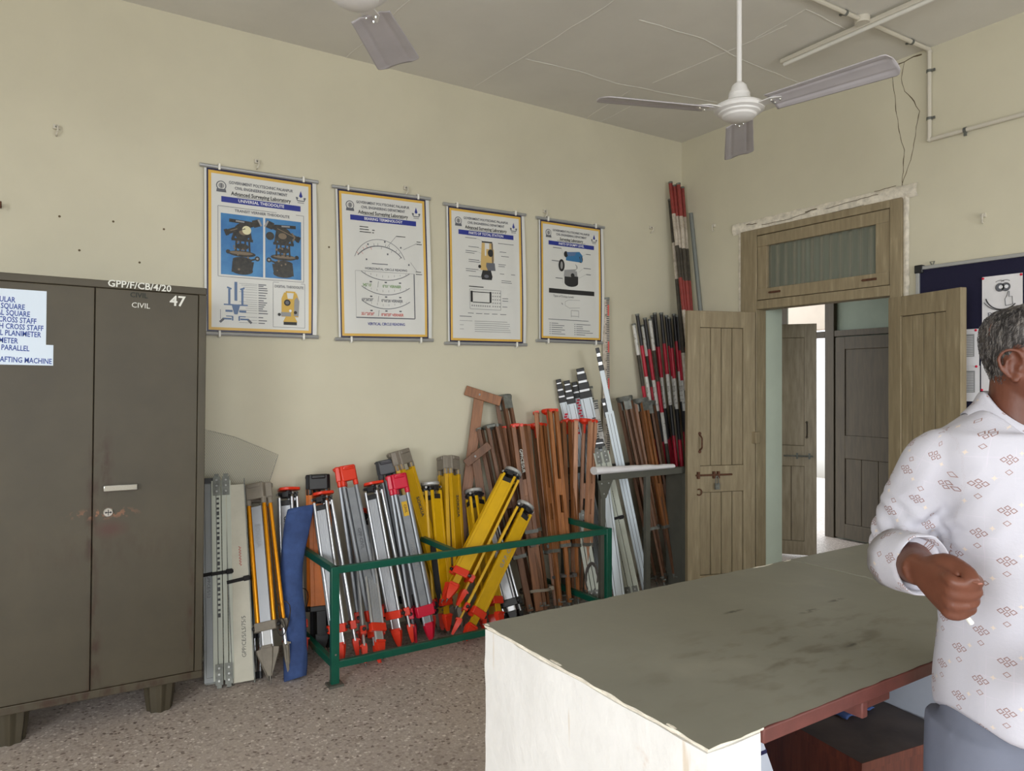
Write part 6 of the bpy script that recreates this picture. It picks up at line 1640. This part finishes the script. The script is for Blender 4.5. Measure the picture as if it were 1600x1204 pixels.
# arms
for S, E, W in ((S_R, E_R, W_R), (S_L, E_L, W_L)):
    b.path(bez([S + Vector((0.03 if S.x < 0 else -0.03, 0, -0.02)), S.lerp(E, 0.5), E], 3), lerp_list([0.040, 0.042, 0.040], 3), 'skin', n=14)
    b.path(bez([E, E.lerp(W, 0.35), E.lerp(W, 0.8), W], 3), [r_ for r_ in lerp_list([0.042, 0.044, 0.034, 0.029], 3)], 'skin', n=14)
def hand(W, Fd, Ud, curled=True, mirror=1):
    """palm from the wrist W along FD, thumb side UD"""
    Fd = Vector(Fd).normalized(); Ud = Vector(Ud); Ud = (Ud - Fd * Ud.dot(Fd)).normalized(); Pd = Ud.cross(Fd) * mirror
    def q(f, u, p): return W + (Fd * f + Ud * u + Pd * p) * 0.94
    b.loft([[q(f, u0 + hu * math.copysign(abs(math.cos(a)) ** 0.75, math.cos(a)), p0 + hp * math.copysign(abs(math.sin(a)) ** 0.75, math.sin(a))) for a in [2 * math.pi * k / 16 * -mirror for k in range(16)]]
            for f, hu, hp, u0, p0 in ((-0.02, 0.026, 0.021, 0, 0), (0.01, 0.031, 0.021, 0, 0.002), (0.04, 0.040, 0.020, 0, 0.004), (0.07, 0.043, 0.017, 0.0, 0.003), (0.088, 0.041, 0.013, 0.0, 0.0))], 'skin')
    tips = []
    for i, (u, ln, r_) in enumerate(((0.033, 1.0, 0.0104), (0.0115, 1.08, 0.0106), (-0.0105, 1.02, 0.0102), (-0.0315, 0.84, 0.0090))):
        if curled:
            P = [q(0.076, u, 0.0), q(0.094, u, -0.001), q(0.102, u * 0.96, 0.012), q(0.0995 - 0.002 * i, u * 0.93, 0.010 + 0.026 * ln), q(0.088, u * 0.91, 0.040 + 0.003 * ln), q(0.070, u * 0.90, 0.037), q(0.060, u * 0.90, 0.026)]
            rr = [r_ * 1.0, r_ * 1.12, r_ * 1.0, r_ * 1.06, r_ * 0.98, r_ * 0.92, r_ * 0.82]
        else:
            P = [q(0.075, u, 0.0), q(0.092, u * 1.05, -0.001), q(0.092 + 0.040 * ln, u * 1.15, 0.006), q(0.092 + 0.062 * ln, u * 1.16, 0.017), q(0.092 + 0.078 * ln, u * 1.14, 0.032)]
            rr = [r_, r_ * 1.1, r_ * 0.98, r_ * 0.92, r_ * 0.78]
        b.path(bez(P, 3), lerp_list(rr, 3), 'skin', n=12)
    if curled: P = [q(0.012, 0.020, 0.012), q(0.040, 0.040, 0.020), q(0.066, 0.046, 0.026), q(0.092, 0.045, 0.028), q(0.114, 0.040, 0.026)]
    else: P = [q(0.012, 0.020, 0.010), q(0.040, 0.046, 0.018), q(0.066, 0.058, 0.024), q(0.088, 0.060, 0.030), q(0.10, 0.058, 0.034)]
    b.path(bez(P, 3), lerp_list([0.015, 0.0145, 0.0115, 0.0118, 0.0085], 3), 'skin', n=12)
    return q
qh = hand(W_R, (0.03, -1.0, -0.30), (-0.08, -0.25, 1.0), True, 1)
ql = hand(W_L, (-0.95, -0.10, -0.05), (0.1, -0.45, 1.0), False, 1)
body = fuse(b, 'body', man, 0.0042, 4, 0.5, None, M['skin'])

# thumb nail, eyes, brows, lips
b = MB(); c = qh(0.116, 0.0440, 0.026); b.path([c - Vector((0, -0.006, 0)), c + Vector((0.001, -0.006, -0.001))], [(0.0062, 0.0022), (0.0045, 0.0015)], 'nail', n=10, up=(0, 0, 1)); b.build('thumb_nail', man)
for s_ in (-1, 1):
    b = MB(); b.M = HM; b.lathe([(0.001, -0.012), (0.009, -0.008), (0.012, 0), (0.009, 0.008), (0.001, 0.012)], 'eye', c=(s_ * 0.032, -0.0715, 0.121), n=16); b.lathe([(0.0055, -0.0122), (0.003, -0.0126), (0.0005, -0.0127)], 'iris', c=(s_ * 0.032, -0.0715, 0.121), n=14, axis='y'); b.build('eye', man, smooth=60)
M['hair'] = mat('black_grey_hair', (62, 56, 54), 0.55, rgb2=(30, 27, 27), scale=30)
t = NT(M['hair']); v = t.coord((240, 240, 40)); t.mix(t.noise_mask(v, 1.0, 0.50, 0.62), (150, 144, 138), 0.45)
b = MB(); b.M = HM; random.seed(12)
def zlow(phi):
    p = abs(math.degrees(phi))
    K = ((0, 0.197), (28, 0.194), (45, 0.178), (58, 0.160), (66, 0.112), (80, 0.112), (86, 0.142), (104, 0.144), (116, 0.098), (130, 0.074), (180, 0.060))
    for (a0, z0), (a1, z1) in zip(K, K[1:]):
        if a0 <= p <= a1: return z0 + (z1 - z0) * (p - a0) / (a1 - a0)
# close scalp layer
def scalp(u, v):
    phi = -math.pi + 2 * math.pi * u; z0 = zlow(phi); z = z0 + (0.2299 - z0) * v
    e = min(1.0, v * 7) 
    return head_pt(phi, z, 0.0025 * e + 0.0020 * noise.noise(Vector((math.sin(phi) * 9, math.cos(phi) * 9, z * 30))) * e - 0.001 * (1 - e))
b.grid(scalp, 110, 34, 'hair')
b.lathe([(0.024, 0.2285), (0.012, 0.234), (0.001, 0.2355)], 'hair', n=20)
# short strands lying back and down
for k in range(5200):
    phi = random.uniform(-math.pi, math.pi); z0 = zlow(phi); v = random.random() ** 0.8
    z = z0 + (0.228 - z0) * v
    p = head_pt(phi, z, 0.001)
    side = 1 if phi > 0 else -1
    back = 0.75 if abs(phi) < 1.9 else 0.25
    dphi = side * random.uniform(0.06, 0.16) * back; dz = -random.uniform(0.004, 0.014) * (1.2 if abs(phi) > 1.6 else 0.3)
    zz = max(z + dz, z0 - 0.004)
    q1 = head_pt(phi + dphi * 0.5, (z + zz) / 2, 0.0045 + random.uniform(0, 0.002)); q2 = head_pt(phi + dphi, zz, 0.003 + random.uniform(0, 0.003))
    w = Vector((random.uniform(-1, 1), random.uniform(-1, 1), random.uniform(-1, 1))).normalized() * 0.0006
    b.add([p - w, p + w, q1 + w * 0.8, q1 - w * 0.8, q2], [(0, 1, 2, 3), (3, 2, 4)], 'hair')
b.build('hair', man, smooth=180)['label'] = 'short black and grey hair'
b = MB(); b.M = HM
for s_ in (-1, 1): b.path([(s_ * 0.014, -0.099, 0.143), (s_ * 0.03, -0.096, 0.149), (s_ * 0.048, -0.082, 0.146)], [(0.002, 0.004), (0.003, 0.005), (0.001, 0.003)], 'hair', n=8)
b.build('eyebrow', man)
b = MB(); b.M = HM; b.path([(-0.023, -0.0915, 0.0485), (0, -0.1045, 0.0487), (0.023, -0.0915, 0.0485)], [(0.002, 0.003), (0.002, 0.008), (0.002, 0.003)], 'lip', n=10); b.build('lips', man)

# shirt cloth: small brown diamonds, pale stars and thin slubs on white
m = mat('white_printed_shirt_cloth', (178, 176, 184), 0.85, bump=0.08, bscale=160)
t = NT(m)
tc = t.n('ShaderNodeTexCoord'); sx = t.n('ShaderNodeSeparateXYZ'); t.l(tc.outputs['UV'], sx.inputs[0])
def mth(op, a, c=None, d=None):
    x = t.n('ShaderNodeMath', operation=op)
    for i, q in enumerate((a, c, d)):
        if q is None: continue
        if isinstance(q, (int, float)): x.inputs[i].default_value = q
        else: t.l(q, x.inputs[i])
    return x.outputs[0]
u_, w_ = sx.outputs[0], sx.outputs[1]
def lattice(ou, ow, tu, tw):
    """cell coordinates (metres from the motif centre) of a brick-offset lattice"""
    row = mth('FLOOR', mth('DIVIDE', mth('ADD', w_, ow), tw))
    sh = mth('MULTIPLY', mth('MODULO', mth('ABSOLUTE', row), 2.0), tu * 0.5)
    fu = mth('SUBTRACT', mth('FLOORED_MODULO', mth('ADD', mth('ADD', u_, ou), sh), tu), tu / 2)
    fw = mth('SUBTRACT', mth('FLOORED_MODULO', mth('ADD', w_, ow), tw), tw / 2)
    return fu, fw
def diamond(fu, fw, du, dw, r, th):
    d = mth('ADD', mth('ABSOLUTE', mth('ADD', fu, du)), mth('MULTIPLY', mth('ABSOLUTE', mth('ADD', fw, dw)), 1.15))
    return mth('LESS_THAN', mth('ABSOLUTE', mth('SUBTRACT', d, r)), th)
# slubs
fl = mth('LESS_THAN', mth('ABSOLUTE', mth('SUBTRACT', mth('FLOORED_MODULO', mth('ADD', w_, 0.003), 0.037), 0.018)), 0.0007)
fl2 = mth('LESS_THAN', mth('ABSOLUTE', mth('SUBTRACT', mth('FLOORED_MODULO', u_, 0.041), 0.02)), 0.0007)
t.mix(t.mul(mth('MAXIMUM', fl, fl2), t.noise_mask(t.coord((1, 1, 1)), 14, 0.5, 0.6)), (186, 180, 190), 0.7)
fu, fw = lattice(0.02, 0.0115, 0.080, 0.046)
star = mth('LESS_THAN', mth('MULTIPLY', mth('ADD', mth('ABSOLUTE', fu), 0.0015), mth('ADD', mth('ABSOLUTE', fw), 0.0015)), 0.0000105)
near = mth('LESS_THAN', mth('ADD', mth('ABSOLUTE', fu), mth('ABSOLUTE', fw)), 0.009)
t.mix(t.mul(star, near), (206, 190, 172), 0.8)
fu, fw = lattice(0.0, 0.0, 0.080, 0.046)
t.mix(diamond(fu, fw, 0, 0, 0.0055, 0.0009), (138, 104, 92), 0.9)
fu, fw = lattice(0.040, 0.023, 0.080, 0.046)
cl = mth('MAXIMUM', mth('MAXIMUM', diamond(fu, fw, 0.009, 0, 0.005, 0.0011), diamond(fu, fw, -0.009, 0, 0.005, 0.0011)), mth('MAXIMUM', diamond(fu, fw, 0, 0.005, 0.0045, 0.0011), diamond(fu, fw, 0, -0.005, 0.0045, 0.0011)))
t.mix(cl, (128, 92, 82), 0.9)
M['shirt'] = m

TR = 0.24
b = MB()
def hem(a): return -0.055 * (abs(math.sin(a)) ** 1.5) + 0.045
b.loft([ell(cx, cy, z, hw, hf, hb, n=48, rot=TR, p=2.4, zf=(hem if i < 2 else (lambda a: -0.060 * max(0.0, -math.sin(a)) ** 1.5) if i == 10 else (lambda a: -0.034 * max(0.0, -math.sin(a)) ** 1.5) if i == 9 else None)) for i, (cx, cy, z, hw, hf, hb) in enumerate((
    (0.025, 0.012, 0.845, 0.170, 0.132, 0.130), (0.025, 0.012, 0.875, 0.172, 0.134, 0.130), (0.025, 0.010, 0.98, 0.168, 0.136, 0.122), (0.022, 0.010, 1.07, 0.163, 0.135, 0.112), (0.020, 0.012, 1.17, 0.170, 0.130, 0.112), (0.020, 0.015, 1.27, 0.178, 0.122, 0.115),
    (0.020, 0.018, 1.34, 0.188, 0.108, 0.112), (0.020, 0.02, 1.39, 0.190, 0.092, 0.100), (0.020, 0.022, 1.425, 0.172, 0.080, 0.090), (0.020, 0.024, 1.450, 0.128, 0.068, 0.078), (0.021, 0.024, 1.470, 0.082, 0.062, 0.068)))], 'shirt')
CUFF_R = E_R.lerp(W_R, 0.56)
b.path(bez([S_R + Vector((0.09, 0.01, -0.025)), S_R + Vector((0.01, 0.01, -0.012)), S_R.lerp(E_R, 0.35) + Vector((-0.004, 0.01, 0)), S_R.lerp(E_R, 0.75) + Vector((-0.008, 0.01, 0)), E_R + Vector((-0.004, 0.008, -0.006)), E_R.lerp(W_R, 0.25) + Vector((-0.002, 0, -0.006)), CUFF_R], 5), lerp_list([0.058, 0.062, 0.062, 0.058, 0.053, 0.055, 0.054], 5), 'shirt', n=24)
CUFF_L = E_L.lerp(W_L, 0.56)
b.path(bez([S_L + Vector((-0.04, 0.0, -0.01)), S_L.lerp(E_L, 0.4), E_L, E_L.lerp(W_L, 0.3), CUFF_L], 5), lerp_list([0.070, 0.066, 0.062, 0.062, 0.060], 5), 'shirt', n=24)
def wrinkle(p):
    # gathers at the elbow and under the arm, gentle drape elsewhere
    d = (p - E_R).length
    g = max(0.0, 1 - d / 0.17)
    h = 0.0045 * noise.noise(Vector((p.x * 11, p.y * 11, p.z * 6))) + 0.0022 * noise.noise(Vector((p.x * 24, p.y * 24, p.z * 11)))
    h += g * 0.0052 * math.sin((p.z * 1.0 + p.x * 0.8 - p.y * 0.6) * 150 + 5 * noise.noise(p * 14))
    d2 = (p - Vector((-0.15, -0.02, 1.24))).length
    h += max(0.0, 1 - d2 / 0.15) * 0.005 * math.sin((p.x * 0.9 - p.z * 0.6) * 140 + 4 * noise.noise(p * 12))
    # pleat folds falling from the chest to the hem
    h += 0.0035 * math.sin(p.x * 46 + 3 * noise.noise(p * 5)) * max(0.0, min(1.0, (1.15 - p.z) * 4))
    return h
shirt = fuse(b, 'shirt', man, 0.0065, 6, 0.5, wrinkle, M['shirt'])
def lay_cloth(o, fn):
    """cloth coordinates in metres, so that the print keeps its size on sleeves and body"""
    me = o.data; uv = me.uv_layers.new(name='cloth').data
    C = [fn(v.co) for v in me.vertices]
    for lp_ in me.loops: uv[lp_.index].uv = C[lp_.vertex_index]
def body_uv(p): return (3.0 + 0.155 * math.atan2(p.x - 0.022, -(p.y - 0.012)), p.z)
def arm_uv(p, S, E, W):
    best = None; z0 = 0.0
    for a, c in ((S, E), (E, W)):
        ax_ = c - a; tt = max(-0.3, min(1.0, (p - a).dot(ax_) / ax_.length_squared)); q = a + ax_ * tt; d_ = (p - q).length
        if best is None or d_ < best[0]:
            h_ = Vector((0, -1, 0.3)) if ax_.normalized().z < -0.5 else Vector((0, 0, 1)); x_ = h_.cross(ax_).normalized(); y_ = ax_.normalized().cross(x_); r_ = p - q
            best = (d_, (5.0 + 0.060 * math.atan2(r_.dot(x_), r_.dot(y_)), z0 + tt * ax_.length), tt)
        z0 += ax_.length
    return best
def shirt_uv(p):
    for S, E, W, sg in ((S_R, E_R, W_R, -1), (S_L, E_L, W_L, 1)):
        q = arm_uv(p, S, E, W)
        if q[0] < 0.085 and (sg * (p.x - 0.02) > 0.165 or (p.y < -0.02 and q[1][1] > 0.26 and q[0] < 0.075)): return q[1]
    return body_uv(p)
lay_cloth(shirt, shirt_uv)
shirt['label'] = 'white shirt printed with small brown diamonds'
# turned-up cuff of the right sleeve
ax = ((W_R - E_R).normalized() + Vector((0.55, 0, -0.05))).normalized()
b = MB()
Rm = T(*CUFF_R) @ rot_to(ax, Vector((0, 0, 1)))
def cuffring(r, z, n=36, wob=0.0): return [Rm @ Vector((r * math.cos(2 * math.pi * k / n) * (1 + wob * noise.noise(Vector((k * 0.5, z * 90, 0)))), r * 0.96 * math.sin(2 * math.pi * k / n) * (1 + wob * noise.noise(Vector((k * 0.4, z * 70, 5)))), z)) for k in range(n)]
b.loft([cuffring(0.048, -0.045), cuffring(0.0585, -0.050, wob=0.05), cuffring(0.0610, -0.020, wob=0.06), cuffring(0.0605, 0.016, wob=0.06), cuffring(0.0590, 0.030, wob=0.06), cuffring(0.0565, 0.031, wob=0.06), cuffring(0.052, 0.012), cuffring(0.048, -0.04)], 'shirt', caps=False)
lay_cloth(b.build('rolled_cuff', shirt, smooth=180), lambda p: arm_uv(p, S_R, E_R, W_R)[1])
# collar: a stand round the neck and a leaf folded over it
def collar_surface(u, v):
    a = math.radians(-156 + 312 * u) + math.radians(90)      # opening at the front of the turned chest
    a += TR + 0.15
    back = 0.5 + 0.5 * math.cos((u - 0.5) * 2 * math.pi)      # 1 at the nape, 0 at the front
    prof = ((0.062, -0.030), (0.0625, 0.0), (0.0645, 0.020), (0.069, 0.022), (0.080, 0.0), (0.100 + 0.010 * (1 - back), -0.030 + 0.018 * math.sin(math.pi * back) - 0.014 * (1 - back)))
    i = min(int(v * 5), 4); t_ = v * 5 - i
    r = prof[i][0] + (prof[i + 1][0] - prof[i][0]) * t_; dz = prof[i][1] + (prof[i + 1][1] - prof[i][1]) * t_
    zc = 1.408 + 0.072 * min(1.0, back * 1.55)
    return Vector((0.021 + r * math.cos(a), 0.022 + r * 0.98 * math.sin(a), zc + dz + 0.0015 * noise.noise(Vector((u * 9, v * 3, 0)))))
b = MB(); b.grid(collar_surface, 60, 20, 'shirt')
o = b.build('collar', shirt, smooth=180); lay_cloth(o, lambda p: (1.0 + 0.08 * math.atan2(p.x - 0.02, -(p.y - 0.02)), p.z * 1.4)); md = o.modifiers.new('thick', 'SOLIDIFY'); md.thickness = 0.0025
b = MB(); cv, sv = math.sin(TR), -math.cos(TR)
for z in (1.37, 1.28, 1.19, 1.10, 1.01, 0.92):
    hf = 0.112 if z > 1.33 else 0.128 if z > 1.2 else 0.138
    b.lathe([(0.0055, 0.0), (0.0055, -0.003), (0.003, -0.0035)], 'clip', c=(0.022 - 0.0 + cv * hf, 0.012 + sv * hf - 0.006, z), n=12, axis='y')
b.build('buttons', shirt)
# chalk held in the fist
b = MB(); a = qh(0.075, -0.025, 0.022); c = qh(0.085, -0.062, 0.048); O = PM @ a
b.tube((0, 0, 0), PM.to_3x3() @ (c - a), 0.0042, 'paintwhite', n=10)
one(b, 'white_chalk', 'short white stick poking out below the closed hand of the man', 'chalk', T(*O))

# trousers and shoes
b = MB()
b.loft([ell(0.022, 0.012, z, hw, hf, hb, n=36, rot=TR * 0.6) for z, hw, hf, hb in ((0.76, 0.158, 0.112, 0.122), (0.86, 0.153, 0.116, 0.118), (0.97, 0.140, 0.110, 0.100), (1.00, 0.136, 0.106, 0.096))], 'trousers')
for s_ in (-1, 1):
    b.loft([ell(0.022 + s_ * dx, 0.012 + dy, z, r1, r2, n=28) for z, dx, dy, r1, r2 in ((0.07, 0.098, 0.02, 0.072, 0.085), (0.14, 0.097, 0.018, 0.072, 0.082), (0.45, 0.093, 0.002, 0.080, 0.090), (0.68, 0.086, 0.004, 0.090, 0.105), (0.84, 0.080, 0.008, 0.090, 0.112))], 'trousers')
fuse(b, 'trousers', man, 0.008, 5, 0.5, lambda p: 0.004 * noise.noise(Vector((p.x * 9, p.y * 9, p.z * 4))), M['trousers'])['label'] = 'blue grey trousers'
for s_ in (-1, 1):
    b = MB(); b.loft([[Vector((0.022 + s_ * 0.098 + w_2 * math.cos(a), y, 0.004 + max(0, h_ * (0.5 + 0.5 * math.sin(a))))) for a in [2 * math.pi * k / 18 for k in range(18)]] for y, w_2, h_ in ((0.095, 0.02, 0.05), (0.085, 0.036, 0.07), (0.03, 0.042, 0.095), (-0.04, 0.046, 0.08), (-0.12, 0.050, 0.055), (-0.165, 0.036, 0.042), (-0.185, 0.012, 0.03))][::-1], 'shoe')
    b.build('shoe', man, smooth=60)
